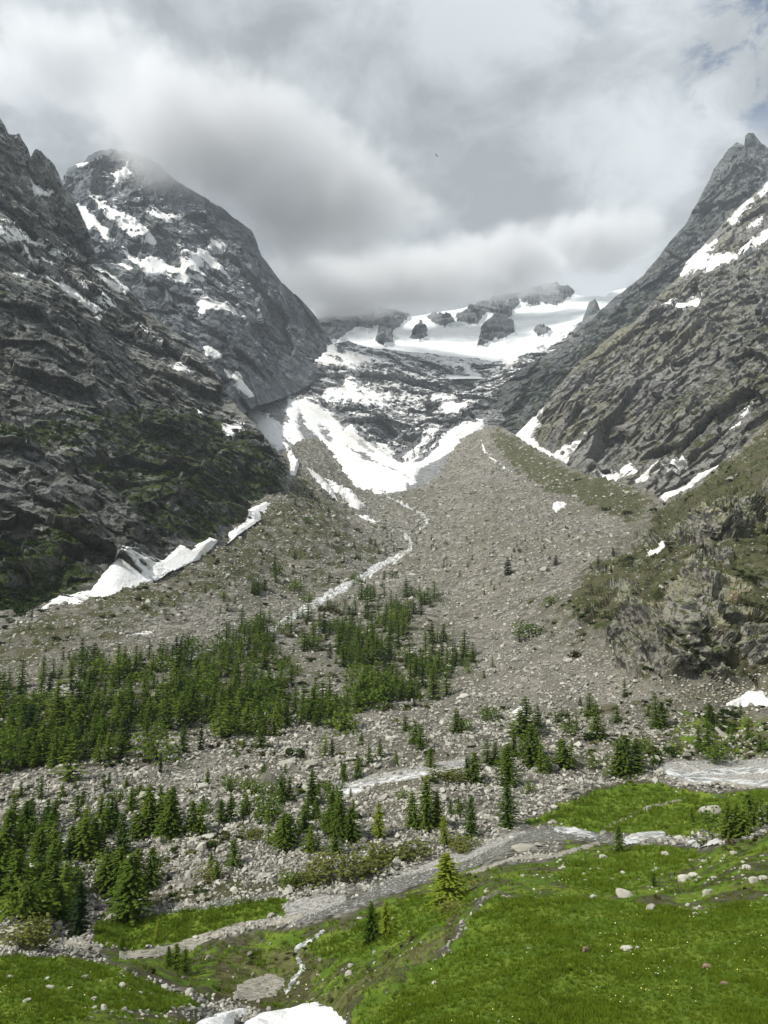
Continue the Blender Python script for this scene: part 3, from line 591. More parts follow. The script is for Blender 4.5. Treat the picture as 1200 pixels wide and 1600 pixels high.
def ground_material():
    m, nt = new_mat('valley_ground'); geo = nt.n('ShaderNodeNewGeometry'); pos = geo.outputs['Position']
    ga, oa, ca, va, da, fa = (nt.attr(k) for k in ('grass', 'olive', 'crag', 'gravel', 'dirt', 'far'))
    # scree: stones of many sizes
    def stones(scale):
        v = nt.n('ShaderNodeTexVoronoi', {'Vector': pos, 'Scale': scale, 'Randomness': 1.0}); return v.outputs['Distance'], v.outputs['Color']
    d1, c1 = stones(.9); d2, c2 = stones(.22)
    hue1 = nt.n('ShaderNodeSeparateColor', {0: c1}).outputs[0]; hue2 = nt.n('ShaderNodeSeparateColor', {0: c2}).outputs[0]
    s_near = nt.mix(hue1, (0.10, 0.095, 0.078), (0.34, 0.328, 0.285)); s_far = nt.mix(hue2, (0.12, 0.117, 0.100), (0.29, 0.282, 0.25))
    s_near = nt.mix(nt.ramp(d1, .35, .75), s_near, (0.05, 0.047, 0.04)); s_far = nt.mix(nt.ramp(d2, .4, .8), s_far, (0.075, 0.07, 0.06))
    fine_n = nt.noise(pos, .35, 8, .72)
    scree = nt.mix(fa, s_near, s_far)
    scree = nt.mix(nt.math('MULTIPLY', nt.ramp(fine_n, .4, .65), .5), scree, (0.23, 0.218, 0.178))
    tone = nt.noise(pos, .012, 6, .6)
    scree = nt.mix(nt.math('MULTIPLY', nt.ramp(tone, .47, .56), .6), scree, (0.135, 0.130, 0.095))
    scree = nt.mix(nt.math('MULTIPLY', nt.ramp(nt.noise(nt.mapping(pos, (1, .35, 1)), .03, 7, .66), .52, .62), .45), scree, (0.27, 0.25, 0.215))
    # meadow
    g1 = nt.noise(pos, .22, 7, .68); g2 = nt.noise(pos, 2.6, 6, .7); g3 = nt.noise(pos, 14.0, 3, .7)
    gc = nt.mix(nt.ramp(g1, .42, .58), (0.070, 0.124, 0.010), (0.138, 0.186, 0.022))
    gc = nt.mix(nt.ramp(g2, .42, .66), gc, (0.058, 0.110, 0.010))
    gc = nt.mix(nt.math('MULTIPLY', nt.ramp(g3, .52, .7), .5), gc, (0.15, 0.20, 0.04))
    brown = nt.mix(nt.ramp(nt.noise(pos, 1.2, 6, .7), .38, .62), (0.075, 0.062, 0.035), (0.12, 0.115, 0.05))
    gn = nt.noise(pos, .33, 8, .68)
    gmask = nt.ramp(nt.math('ADD', ga, nt.math('MULTIPLY', nt.math('SUBTRACT', gn, .5), 2.0)), .40, .62)
    ob = nt.noise(pos, .055, 8, .72); ob2 = nt.noise(pos, .4, 6, .7)
    oc = nt.mix(nt.ramp(ob2, .42, .58), (0.038, 0.048, 0.017), (0.092, 0.095, 0.042))
    oc = nt.mix(nt.math('MULTIPLY', nt.ramp(nt.noise(pos, .09, 7, .7), .47, .57), .7), oc, (0.105, 0.095, 0.062))
    omask = nt.ramp(nt.math('ADD', oa, nt.math('MULTIPLY', nt.math('SUBTRACT', ob, .5), 2.0)), .42, .66)
    half_base = nt.mix(nt.ramp(nt.noise(pos, .8, 7, .7), .44, .56), (0.062, 0.060, 0.028), (0.125, 0.118, 0.060))
    scree = nt.mix(nt.math('MULTIPLY', nt.ramp(ga, .25, .5), .8), scree, half_base)
    c = nt.mix(omask, scree, oc)
    # crag rock
    q = nt.mapping(pos, (1.5, 1.2, .35))
    def cells(sc_):
        wq = nt.n('ShaderNodeVectorMath', {0: pos, 1: nt.n('ShaderNodeVectorMath', {0: nt.n('ShaderNodeTexNoise', {'Vector': pos, 'Scale': sc_ * .9, 'Detail': 5.0}).outputs['Color'], 'Scale': 1.1 / sc_}, operation='SCALE').outputs[0]}, operation='ADD').outputs[0]
        return nt.n('ShaderNodeSeparateColor', {0: nt.n('ShaderNodeTexVoronoi', {'Vector': wq, 'Scale': sc_}).outputs['Color']}).outputs[0]
    st = nt.math('ADD', nt.math('MULTIPLY', nt.noise(nt.mapping(pos, (1, 1, .7)), .30, 9, .68, .4), .6), nt.math('ADD', nt.math('MULTIPLY', cells(.22), .2), nt.math('MULTIPLY', cells(.7), .2)))
    k1 = nt.noise(pos, .05, 8, .7)
    rc = nt.mix(nt.ramp(st, .42, .56), (0.066, 0.063, 0.060), (0.29, 0.28, 0.24))
    rc = nt.mix(nt.math('MULTIPLY', nt.ramp(k1, .5, .6), .7), rc, (0.34, 0.335, 0.215))
    rc = nt.mix(nt.math('MULTIPLY', nt.ramp(nt.noise(pos, .05, 5, .6), .60, .68), .55), rc, (0.20, 0.12, 0.07))
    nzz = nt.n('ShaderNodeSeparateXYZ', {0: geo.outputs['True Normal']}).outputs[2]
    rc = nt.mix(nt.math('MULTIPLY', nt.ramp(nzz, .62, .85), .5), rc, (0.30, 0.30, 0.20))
    rc = nt.mix(nt.math('MULTIPLY', nt.ramp(nzz, .48, .66), nt.ramp(nt.noise(pos, .25, 7, .7), .44, .52)), rc, (0.055, 0.070, 0.020))
    cm = nt.ramp(nt.math('ADD', ca, nt.math('MULTIPLY', nt.math('SUBTRACT', nt.noise(pos, .2, 7, .7), .5), 1.2)), .42, .6)
    hl = nt.attr('hill')
    hb = nt.math('MULTIPLY', hl, nt.ramp(nt.noise(pos, .06, 8, .74), .56, .60))
    c = nt.mix(nt.math('MAXIMUM', cm, nt.math('MULTIPLY', hb, .8)), c, rc)
    gw = nt.mix(gmask, c, gc)
    dm = nt.ramp(nt.math('ADD', da, nt.math('MULTIPLY', nt.math('SUBTRACT', nt.noise(pos, .5, 7, .7), .5), 1.6)), .45, .75)
    gw = nt.mix(nt.math('MULTIPLY', dm, .85), gw, brown)
    vg = nt.mix(nt.ramp(nt.noise(pos, 1.6, 6, .7), .35, .65), (0.24, 0.235, 0.215), (0.52, 0.515, 0.49))
    gw = nt.mix(nt.ramp(va, .35, .6), gw, vg)
    nongrass = nt.math('SUBTRACT', 1.0, gmask)
    h1 = nt.math('MULTIPLY', nt.math('SUBTRACT', 1.0, d1), nongrass)
    b = nt.n('ShaderNodeBump', {'Strength': .9, 'Distance': .5, 'Height': h1}).outputs[0]
    b = nt.n('ShaderNodeBump', {'Strength': nt.math('MULTIPLY', nongrass, .8), 'Distance': 2.2, 'Height': nt.math('SUBTRACT', fine_n, nt.math('MULTIPLY', d2, .4)), 'Normal': b}).outputs[0]
    b = nt.n('ShaderNodeBump', {'Strength': .55, 'Distance': .28, 'Height': g2, 'Normal': b}).outputs[0]
    b = nt.n('ShaderNodeBump', {'Strength': nt.math('MAXIMUM', ca, nt.math('MULTIPLY', hl, .5)), 'Distance': 1.6, 'Height': st, 'Normal': b}).outputs[0]
    finish(nt, gw, .95, b, .12)
    return m
M_ground = ground_material()
# bring the sheet under and behind the viewer
last = GR.Pd[-1]; fr_rows = []
base_dir = (GR.cx - 600) / 850.0
for k, (yy, zz_, hw) in enumerate([(17, -11.2, 22), (10, -7.2, 26), (4, -3.9, 30), (0, -1.75, 36), (-12, 3.5, 50), (-60, 20, 110)]):
    row = np.stack([base_dir * hw, np.full(len(GR.cx), float(yy)), np.full(len(GR.cx), float(zz_))], -1)
    fr_rows.append(row)
GR.build('ground', M_ground, {'grass': grass, 'olive': olive * (1 - gravel), 'crag': crag, 'gravel': gravel, 'dirt': dirt, 'far': smooth(GR.D, 140, 420), 'hill': hill}, ~((crag > .3) | (hill > .5)),
         back=((10, 2), (60, 25), (200, 130), (450, 400)), front=np.array(fr_rows), wings=(8, 25, 60, 120, 260, 600), label='valley floor of meadow, scree and moraine rubble below the peaks')
print('ground built', time.time() - T0)

# ------------------------------------------------------------------ sheets lying on the land: snow, water, paths
_warp = {}
def warp_of(L):
    if id(L) not in _warp:
        wl = float(np.median(L.D)) * .02
        _warp[id(L)] = (fbm(L.P, wl, 5, 91, .6) * 5.5, fbm(L.P, wl, 5, 97, .6) * 5.5, fbm(L.P, wl * .4, 4, 99, .65) * 2.2)
    return _warp[id(L)]
def sheet(L, name, mat, polys=(), lines=(), thick=1.0, maxpx=6.0, warp=1.0, label=None, cat=None, group=None, kind=None, sink=.6, sm=True, holes=(), rag=1.0, lift=0.0, fill=1.0, cover=1.8, soft=False):
    wx, wy, wr = warp_of(L)
    near = smooth(L.D, 40, 500) if L is GR else 1.0
    X = L.PX + wx * warp; Y = L.PY + wy * warp
    s = np.full(L.PX.shape, -25.0)
    for p in polys: s = np.maximum(s, sdf(X, Y, p))
    for pts, wd in lines: s = np.maximum(s, sdf_line(X, Y, pts, wd))
    for p in holes: s = np.minimum(s, -sdf(X, Y, p))
    s = s + wr * rag
    keep = s > -3.2
    f = keep[:-1, :-1] & keep[1:, :-1] & keep[1:, 1:] & keep[:-1, 1:]
    f &= (np.maximum.reduce([s[:-1, :-1], s[1:, :-1], s[1:, 1:], s[:-1, 1:]]) > -1.6)
    if f.sum() < 4: print('empty sheet', name, label); return None
    idx = np.arange(s.size).reshape(s.shape)
    Fc = np.stack([idx[:-1, :-1], idx[1:, :-1], idx[1:, 1:], idx[:-1, 1:]], -1)[f]
    used, invs = np.unique(Fc.ravel(), return_inverse=True)
    pxm = (L.D / F)
    h = np.where(s > 0, np.minimum(s, maxpx) * thick, s * sink) * pxm + lift
    B_ = L.Pd
    if hasattr(L, 'dlow') and L is not G:
        kk = smooth(s, 0, 5) * fill
        if soft:
            if not hasattr(L, 'dsm'): L.dsm = boxblur(boxblur(L.disp, 22), 22)
            B_ = L.P + L.dir * (L.disp * (1 - kk) + np.maximum(L.disp - 4 * pxm, L.dsm + cover * pxm) * kk)[..., None]
        else: B_ = L.P + L.dir * (L.disp * (1 - kk) + np.maximum(L.disp - (.6 if cover < 3 else 2.5) * pxm, L.dlow + cover * pxm) * kk)[..., None]
    V = (B_ + L.N * h[..., None]).reshape(-1, 3)[used]
    o = mesh_from(name, V, invs.reshape(-1, 4), mat, sm, {'inner': np.clip(s, 0, 20).ravel()[used]})
    if label: o['label'] = label
    if cat: o['category'] = cat
    if group: o['group'] = group
    if kind: o['kind'] = kind
    return o
def snow(L, label, *polys, thick=None, holes=(), **kw):
    if thick is None: thick = .8 if L is GR else .28
    if L is not GR: kw.setdefault('maxpx', 3.5); kw['rag'] = kw.get('rag', 1.0) * 1.5; kw['warp'] = kw.get('warp', 1.0) * 1.1; kw.setdefault('sink', 1.2)
    o = sheet(L, 'snow_patch', M_snow, polys, thick=thick, label=label, cat='snow patch', group='snow patches on the mountains', holes=holes, **kw)
    return o

# rear left peak
snow(L2, 'small snow cap on the shoulder left of the clouded summit', [(118, 256), (135, 256), (148, 262), (138, 266), (122, 263)])
snow(L2, 'star shaped snow patch just under the clouded summit', [(171, 270), (185, 267), (195, 258), (203, 250), (199, 266), (212, 270), (198, 275), (188, 277), (178, 287), (174, 285), (181, 276)], warp=.6)
snow(L2, 'boat shaped snow patch alone in the dark face below the cloud', [(227, 322), (245, 328), (262, 335), (288, 334), (283, 343), (262, 350), (245, 345), (232, 335)], warp=.6)
snow(L2, 'long broken snow band slanting below the left shoulder of the peak', [(137, 297), (145, 303), (160, 315), (175, 325), (190, 335), (210, 345), (222, 358), (235, 368), (248, 377), (240, 381), (222, 376), (205, 376), (195, 368), (185, 352), (170, 342), (160, 332), (150, 320), (140, 310)])
snow(L2, 'thin branching snow streak beside the dark left crest', [(122, 323), (135, 325), (150, 340), (165, 355), (180, 378), (168, 380), (155, 362), (145, 352), (141, 365), (132, 347)])
snow(L2, 'broad snow terrace across the middle of the clouded peak', [(188, 385), (205, 393), (220, 405), (235, 398), (255, 403), (270, 412), (285, 415), (283, 400), (293, 395), (305, 400), (308, 390), (325, 390), (340, 403), (352, 417), (365, 430), (345, 422), (320, 415), (310, 421), (325, 430), (318, 438), (300, 432), (292, 442), (275, 437), (262, 424), (245, 430), (230, 427), (215, 417), (200, 402)])
snow(L2, 'small snow patch above the right end of the broad terrace', [(322, 385), (330, 372), (345, 374), (354, 383), (345, 391), (335, 388)])
snow(L2, 'wedge of snow in the lower face of the clouded peak', [(307, 468), (320, 460), (340, 472), (360, 472), (378, 488), (392, 496), (370, 494), (345, 488), (325, 486), (312, 492)])
snow(L2, 'tiny snow patch left of and below the broad terrace', [(180, 407), (195, 408), (213, 420), (195, 419)])
snow(L2, 'snow patch in the gully right behind the dark buttress', [(312, 543), (325, 543), (340, 553), (347, 565), (333, 568), (322, 560)])
snow(L2, 'pointed snow tongue in the gully beside the dark buttress', [(345, 578), (362, 588), (375, 580), (386, 600), (400, 620), (390, 621), (372, 613), (355, 597)])
# dark buttress
snow(L1, 'snow in the notch below the leftmost rock tooth', [(47, 281), (55, 288), (65, 296), (80, 297), (90, 297), (80, 304), (62, 305), (51, 308), (50, 300)], warp=.7)
snow(L1, 'large bright snow terrace high on the dark buttress', [(-40, 345), (0, 348), (12, 344), (30, 341), (22, 349), (8, 354), (25, 358), (50, 360), (60, 368), (75, 371), (80, 378), (60, 373), (45, 373), (30, 379), (10, 379), (-40, 374)], warp=.7)
snow(L1, 'snow wedge right of the large terrace on the buttress', [(82, 384), (95, 384), (113, 396), (105, 399), (90, 394)], warp=.7)
snow(L1, 'long snow dagger below the crest of the buttress', [(137, 406), (150, 407), (165, 419), (180, 431), (190, 440), (204, 455), (190, 452), (175, 444), (158, 432), (145, 420)], warp=.7)
snow(L1, 'thin snow streak under the large terrace', [(35, 382), (45, 389), (50, 399), (70, 408), (90, 417), (72, 413), (55, 411), (42, 401)], warp=.7)
snow(L1, 'flat snow fleck at the edge of the buttress below the terrace', [(12, 421), (30, 421), (44, 425), (42, 432), (20, 428)], warp=.7)
snow(L1, 'longest snow stripe slanting down the buttress', [(57, 419), (75, 429), (100, 439), (125, 451), (140, 464), (155, 471), (165, 481), (150, 479), (130, 470), (110, 457), (85, 446), (65, 431)], warp=.8)
snow(L1, 'snow stripe running beside the longest stripe on its upper side', [(110, 427), (125, 437), (145, 446), (160, 454), (172, 461), (191, 479), (175, 476), (160, 467), (140, 452), (120, 441)], warp=.8)
snow(L1, 'small snow scrap under the end of the longest stripe', [(142, 482), (160, 484), (168, 492), (150, 489)], warp=.7)
snow(L1, 'hooked snow streak on the right shoulder of the buttress', [(213, 496), (225, 506), (235, 521), (251, 537), (240, 534), (225, 523), (216, 509)], warp=.7)
snow(L1, 'forked snow patch below the shoulder of the buttress', [(257, 567), (275, 569), (285, 557), (297, 557), (286, 567), (301, 582), (280, 581)], warp=.7)
snow(L1, 'small upright snow spot on the heathery right shoulder', [(306, 637), (317, 639), (314, 653), (307, 651)], warp=.5)
snow(L1, 'upper of the bright snow spots on the heathery shoulder', [(357, 649), (370, 653), (383, 663), (375, 669), (362, 661)], warp=.5)
snow(L1, 'ragged snow spot below it on the heathery shoulder', [(345, 667), (370, 669), (381, 680), (365, 683), (361, 694), (350, 686)], warp=.6)
# headwall
snow(H, 'smooth snowfield lying under the steep left wall above the cirque', [(440, 524), (460, 540), (480, 536), (520, 538), (528, 547), (552, 551), (592, 560), (602, 568), (572, 571), (556, 576), (562, 585), (540, 577), (510, 572), (490, 567), (470, 562), (452, 548)])
snow(H, 'branching snow shelf in the middle of the cirque wall', [(500, 625), (510, 606), (535, 603), (538, 588), (550, 588), (565, 598), (580, 609), (616, 609), (611, 626), (600, 636), (620, 646), (632, 652), (605, 650), (590, 641), (560, 642), (545, 632), (530, 642), (515, 637), (505, 632)])
snow(H, 'snow patch right of the middle of the cirque wall', [(675, 614), (710, 611), (713, 625), (741, 630), (725, 641), (712, 656), (700, 652), (690, 636)])
snow(H, 'great snow fan filling the bowl at the foot of the cirque', [(383, 630), (398, 645), (415, 655), (432, 666), (442, 690), (460, 710), (480, 728), (510, 752), (545, 768), (590, 772), (634, 765), (644, 745), (627, 724), (602, 711), (585, 699), (570, 684), (555, 680), (540, 671), (530, 655), (520, 645), (505, 640), (490, 628), (475, 625), (450, 620), (444, 640), (455, 662), (440, 664), (420, 648), (400, 638)], [(383, 640), (395, 638), (420, 654), (438, 667), (448, 660), (472, 690), (462, 704), (441, 702), (432, 704), (410, 684)],
     holes=[[(468, 643), (480, 664), (500, 688), (522, 712), (498, 700), (478, 688), (467, 668)], [(440, 683), (455, 693), (475, 712), (500, 730), (480, 722), (455, 705)], [(545, 700), (560, 705), (590, 722), (600, 730), (570, 718)], [(500, 665), (512, 672), (520, 690), (510, 686)], [(590, 712), (610, 722), (622, 734), (600, 726)]], rag=2.4, warp=1.6)
snow(H, 'bright upper lobe of the snow fan under the rock island', [(532, 668), (548, 660), (560, 672), (575, 690), (600, 702), (620, 716), (636, 735), (610, 730), (580, 715), (555, 700)], rag=1.8)
snow(H, 'snow pocket low in the cirque cliffs above the fan', [(588, 685), (605, 688), (618, 700), (615, 715), (600, 708), (590, 700)])
snow(H, 'slanting snow ramp at the foot of the right cirque cliffs', [(625, 726), (650, 710), (680, 695), (700, 680), (722, 665), (745, 660), (757, 657), (755, 676), (740, 690), (715, 705), (694, 728), (665, 745), (644, 758), (626, 750)], holes=[[(648, 752), (655, 735), (690, 714), (725, 692), (752, 672), (765, 690), (700, 740), (660, 765)], [(640, 722), (668, 704), (690, 692), (676, 706), (650, 722)]])
snow(H, 'thin snow streak above the slanting ramp', [(628, 712), (650, 700), (676, 672), (690, 668), (682, 682), (655, 705), (635, 720)])
snow(H, 'snow slope draping the right end of the cirque rim', [(780, 548), (810, 545), (840, 535), (880, 520), (905, 508), (880, 530), (850, 548), (820, 560), (800, 575), (785, 570)], rag=2)
snow(H, 'snow band hanging under the glacier lip at the cirque centre', [(690, 562), (730, 570), (755, 585), (745, 592), (720, 580), (695, 572)], rag=2)
# right face
snow(R2L, 'pair of snow lobes in the trough behind the side moraine crest', [(788, 668), (800, 655), (815, 648), (850, 628), (846, 640), (838, 650), (843, 665), (836, 680), (846, 700), (870, 712), (890, 714), (886, 726), (860, 719), (830, 706), (805, 692), (792, 682)], cover=4.5)
snow(R2L, 'thin snow streak slanting over the scree cone behind the moraine', [(870, 712), (900, 695), (924, 678), (905, 698), (888, 714)], warp=.5)
snow(R2L, 'triangular snow cone below the slab face', [(928, 739), (960, 725), (985, 700), (1011, 679), (1009, 700), (990, 715), (985, 730), (1002, 746), (970, 758), (940, 746)], cover=4.5)
snow(R2L, 'narrow snow tongue right of the triangular cone', [(993, 758), (1030, 738), (1068, 711), (1071, 718), (1040, 743), (1010, 759)], warp=.5, cover=4.5)
snow(R2L, 'long curved snow tongue above the green hillside', [(1026, 786), (1045, 769), (1080, 754), (1110, 734), (1135, 715), (1151, 702), (1151, 712), (1120, 739), (1090, 761), (1050, 781), (1032, 794)], warp=.6, thick=1.5, cover=4.5)
snow(R2L, 'short snow tongue above a scree cone near the hillside', [(1130, 680), (1150, 664), (1176, 633), (1173, 656), (1155, 673), (1140, 677)], warp=.6, cover=4.5)
snow(R2L, 'large snowfield on the terrace below the twin spire', [(1057, 427), (1080, 408), (1100, 396), (1125, 392), (1150, 388), (1175, 376), (1190, 366), (1210, 355), (1240, 340), (1240, 355), (1200, 375), (1175, 391), (1150, 405), (1125, 416), (1100, 418), (1080, 419), (1065, 431)])
snow(R2L, 'slanting snow ramp left of the large snowfield under the spire', [(1062, 418), (1078, 404), (1100, 384), (1122, 374), (1118, 385), (1095, 399), (1075, 412)])
snow(R2L, 'upper snow streak against the wall of the twin spire', [(1135, 348), (1150, 332), (1165, 316), (1179, 310), (1176, 322), (1160, 336), (1145, 348)])
snow(R2L, 'flat snow patch on the ledge right of the upper streak', [(1165, 352), (1180, 341), (1193, 336), (1190, 344), (1178, 351)], warp=.5)
snow(R2L, 'highest snow streak on the right slope beside the spire', [(1183, 305), (1195, 290), (1230, 270), (1230, 290), (1200, 305), (1188, 311)])
snow(R2L, 'thin level snow ledge on top of the grey slabs', [(1022, 475), (1045, 469), (1070, 467), (1085, 461), (1097, 459), (1085, 473), (1065, 476), (1040, 476)], warp=.5)
# valley ground
snow(L1, 'long lumpy snow bank along the foot of the dark buttress', [(0, 985), (28, 965), (50, 950), (96, 923), (111, 925), (142, 920), (160, 898), (176, 882), (192, 870), (208, 866), (220, 874), (238, 882), (254, 878), (268, 864), (280, 857), (296, 862), (310, 852), (324, 845), (337, 850), (303, 892), (261, 915), (245, 918), (215, 930), (169, 945), (142, 957), (96, 968), (38, 998), (0, 1012)], warp=.35, thick=.7, maxpx=9, rag=.8, soft=True, cover=3.0)
snow(L1, 'wedge of snow bank under the right end of the dark buttress', [(354, 836), (365, 828), (383, 816), (385, 798), (395, 791), (410, 783), (436, 784), (425, 798), (408, 840), (380, 860), (352, 862)], warp=.35, thick=.7, maxpx=9, rag=.8, soft=True, cover=3.0)
snow(GR, 'short snow strip behind the tip of the dark buttress', [(446, 703), (458, 713), (467, 730), (462, 748), (448, 748), (455, 735)], warp=.6, thick=1.5)
snow(GR, 'left of the two snow tongues on the bank below the bowl', [(478, 733), (500, 750), (520, 770), (528, 785), (512, 775), (495, 757)], warp=.6, thick=1.3)
snow(GR, 'right of the two snow tongues on the bank below the bowl', [(505, 750), (530, 765), (548, 772), (560, 785), (572, 798), (556, 801), (540, 786), (525, 775)], warp=.8, thick=1.3)
snow(GR, 'thin snow sliver on the rubble below the two tongues', [(550, 808), (575, 814), (592, 822), (570, 819)], warp=.4, thick=1.2)
snow(GR, 'small white snow patch alone in the middle of the scree fan', [(863, 794), (886, 791), (878, 802), (868, 808)], warp=.4, thick=1.3)
snow(GR, 'slim snow strip under the overhanging pale boulder crag', [(1008, 876), (1040, 852), (1046, 855), (1016, 874)], warp=.4, thick=1.5)
snow(GR, 'rounded snow patch at the foot of the streaked cliff', [(1131, 1104), (1150, 1094), (1170, 1082), (1190, 1085), (1200, 1097), (1240, 1100), (1240, 1112), (1165, 1107)], warp=.4, thick=1.2)
snow(GR, 'small snow patch among boulders in the middle moraine', [(800, 1120), (812, 1110), (826, 1110), (820, 1124), (805, 1130)], warp=.4, thick=1.2)
snow(GR, 'tiny snow spot low on the right hillside', [(976, 977), (986, 968), (992, 972), (984, 983)], warp=.3, thick=1.0)
M_dirty = M_snow
snow(GR, 'dirty snow tongue in the gully at the bottom of the photo', [(340, 1640), (385, 1597), (405, 1582), (450, 1574), (495, 1566), (525, 1580), (541, 1597), (520, 1640)], warp=.5, thick=.6, maxpx=16)
snow(GR, 'smaller snow strip left of the gully snow tongue', [(290, 1640), (300, 1602), (335, 1584), (375, 1573), (397, 1575), (372, 1592), (340, 1640)], warp=.5, thick=.6, maxpx=14)
print('snow', time.time() - T0)

def water_material():
    m, nt = new_mat('torrent_water'); pos = nt.n('ShaderNodeNewGeometry').outputs['Position']
    f = nt.noise(nt.mapping(pos, (1, 1, 1)), 1.9, 8, .7, 1.2)
    a = nt.attr('foam')
    fm = nt.ramp(nt.math('ADD', f, nt.math('MULTIPLY', a, .25)), .51, .66)
    c = nt.mix(fm, (0.095, 0.095, 0.084), (0.52, 0.53, 0.52))
    b = nt.n('ShaderNodeBump', {'Strength': .6, 'Distance': .3, 'Height': nt.noise(pos, 1.6, 6, .65)}).outputs[0]
    finish(nt, c, nt.math('ADD', .18, nt.math('MULTIPLY', fm, .6)), b, .5)
    return m
def foam_material():
    m, nt = new_mat('white_water'); pos = nt.n('ShaderNodeNewGeometry').outputs['Position']
    f = nt.noise(pos, .35, 8, .75, 1.0)
    c = nt.mix(nt.ramp(f, .40, .6), (0.16, 0.165, 0.16), (0.70, 0.71, 0.70))
    b = nt.n('ShaderNodeBump', {'Strength': .8, 'Distance': .8, 'Height': nt.noise(pos, .5, 6, .65)}).outputs[0]
    finish(nt, c, .4, b, .4)
    return m
def path_material():
    m, nt = new_mat('trodden_path'); pos = nt.n('ShaderNodeNewGeometry').outputs['Position']
    c = nt.mix(nt.ramp(nt.noise(pos, 1.8, 7, .7), .38, .62), (0.17, 0.16, 0.13), (0.34, 0.325, 0.28))
    finish(nt, c, .95, nt.n('ShaderNodeBump', {'Strength': .6, 'Distance': .1, 'Height': nt.noise(pos, 6, 6, .65)}).outputs[0], .1)
    return m
M_water = water_material(); M_foam = foam_material(); M_path = path_material()
def stru(name, mat, label, **kw):
    o = sheet(GR, name, mat, label=label, kind='structure', **kw); return o
W = dict(thick=.05, maxpx=3, warp=.35, rag=.5, sink=.25, lift=.06)
stru('stream', M_water, 'grey stream winding past the meadow to the gravel flats', lines=[([(1130, 1318), (1040, 1312), (1000, 1310), (955, 1312), (920, 1306), (870, 1302), (830, 1306), (790, 1324), (740, 1348), (690, 1362), (640, 1378), (590, 1396), (540, 1416), (500, 1430), (455, 1442)], [3, 5, 7, 7, 9, 13, 13, 12, 10, 9, 10, 10, 9, 8, 5])], **W)
stru('stream', M_water, 'side arm of the stream against the bushes', lines=[([(690, 1360), (630, 1372), (590, 1384), (550, 1390), (500, 1392)], [3, 4, 5, 4, 2]), ([(440, 1398), (350, 1413), (260, 1422), (190, 1432)], [3, 5, 5, 3])], **W)
stru('white_water', M_foam, 'white rapids of the stream beside the meadow', lines=[([(1035, 1305), (1010, 1306), (990, 1312), (965, 1320)], [6, 9, 12, 3]), ([(870, 1297), (900, 1300), (930, 1310)], [4, 7, 4]), ([(1120, 1318), (1090, 1320), (1075, 1316)], [6, 7, 3])], **{**W, 'lift': .16, 'rag': 1.4})
stru('river', M_foam, 'pale braided river on the gravel flat beside the meadow', lines=[([(1240, 1222), (1180, 1226), (1120, 1224), (1080, 1216), (1045, 1206)], [7, 9, 10, 8, 4]), ([(1240, 1208), (1190, 1204), (1130, 1206), (1085, 1210)], [4, 6, 5, 3])], **{**W, 'rag': 1.2, 'lift': .1})
stru('river', M_foam, 'pale river arm crossing the rubble behind the larches', lines=[([(728, 1194), (700, 1204), (660, 1212), (610, 1222), (560, 1232), (515, 1244)], [4, 8, 7, 9, 9, 5])], **{**W, 'rag': 1.2, 'lift': .1})
stru('river', M_foam, 'river arm glimpsed between the larches on the left', lines=[([(60, 1312), (90, 1314), (120, 1308), (160, 1296), (230, 1292)], [6, 9, 8, 6, 3]), ([(380, 1280), (350, 1290), (300, 1297)], [6, 6, 2]), ([(30, 1103), (60, 1090), (100, 1076)], [5, 9, 3])], **{**W, 'rag': 1.2, 'lift': .1})
stru('torrent', M_foam, 'white torrent tumbling down the scree into the larch wood', lines=[([(600, 775), (625, 790), (660, 808), (668, 822), (650, 840)], [2, 3, 4.5, 4, 2]), ([(632, 843), (642, 852), (640, 866), (620, 878), (590, 892), (560, 908), (525, 930), (480, 955), (450, 972), (422, 988)], [3, 5, 6, 7, 9, 10, 12, 10, 9, 6]), ([(330, 1018), (290, 1030), (250, 1038)], [3, 7, 4]), ([(200, 995), (225, 990), (238, 992)], [2, 5, 2])], thick=.12, maxpx=4, warp=.5, rag=1.2, sink=.4, lift=.15)
stru('brook', M_foam, 'small brook trickling down the gully to the snow tongue', lines=[([(505, 1455), (480, 1470), (462, 1482), (466, 1500), (474, 1515), (460, 1530), (448, 1548)], [1, 1.5, 2, 1.5, 4, 3.5, 2])], **{**W, 'rag': 1.8, 'lift': .06})
PW = dict(thick=.05, maxpx=3, warp=.6, rag=1.7, sink=.5, lift=.10)
stru('path', M_path, 'pale gravel track curving past the lower meadow', lines=[([(470, 1432), (430, 1440), (380, 1448), (330, 1462), (290, 1478), (250, 1488), (190, 1492)], [9, 8, 7, 8, 10, 10, 6]), ([(90, 1470), (120, 1474), (155, 1484)], [8, 11, 4])], **PW)
stru('path', M_path, 'narrow footpath beside the stream', lines=[([(935, 1318), (905, 1326), (870, 1336), (820, 1340), (790, 1345), (750, 1360), (730, 1366)], [3, 3, 4, 4, 3, 3, 2])], **PW)
stru('path', M_path, 'faint footpath across the meadow above the stream', lines=[([(940, 1303), (945, 1294), (975, 1278), (1010, 1262), (1070, 1248)], [3, 3, 2, 1.6, 1.4]), ([(1150, 1235), (1180, 1230), (1205, 1222)], [3, 4, 3]), ([(1020, 1145), (1024, 1156), (1010, 1150), (1018, 1140)], [3, 3, 2, 2])], **PW)
M_bar = path_material()
stru('gravel_bank', M_path, 'grey dirt covered bank above the gully snow', polys=[[(366, 1560), (372, 1540), (400, 1528), (430, 1524), (444, 1535), (430, 1552), (400, 1560)]], **{**PW, 'thick': .2})
M_moraine_snow = M_snow
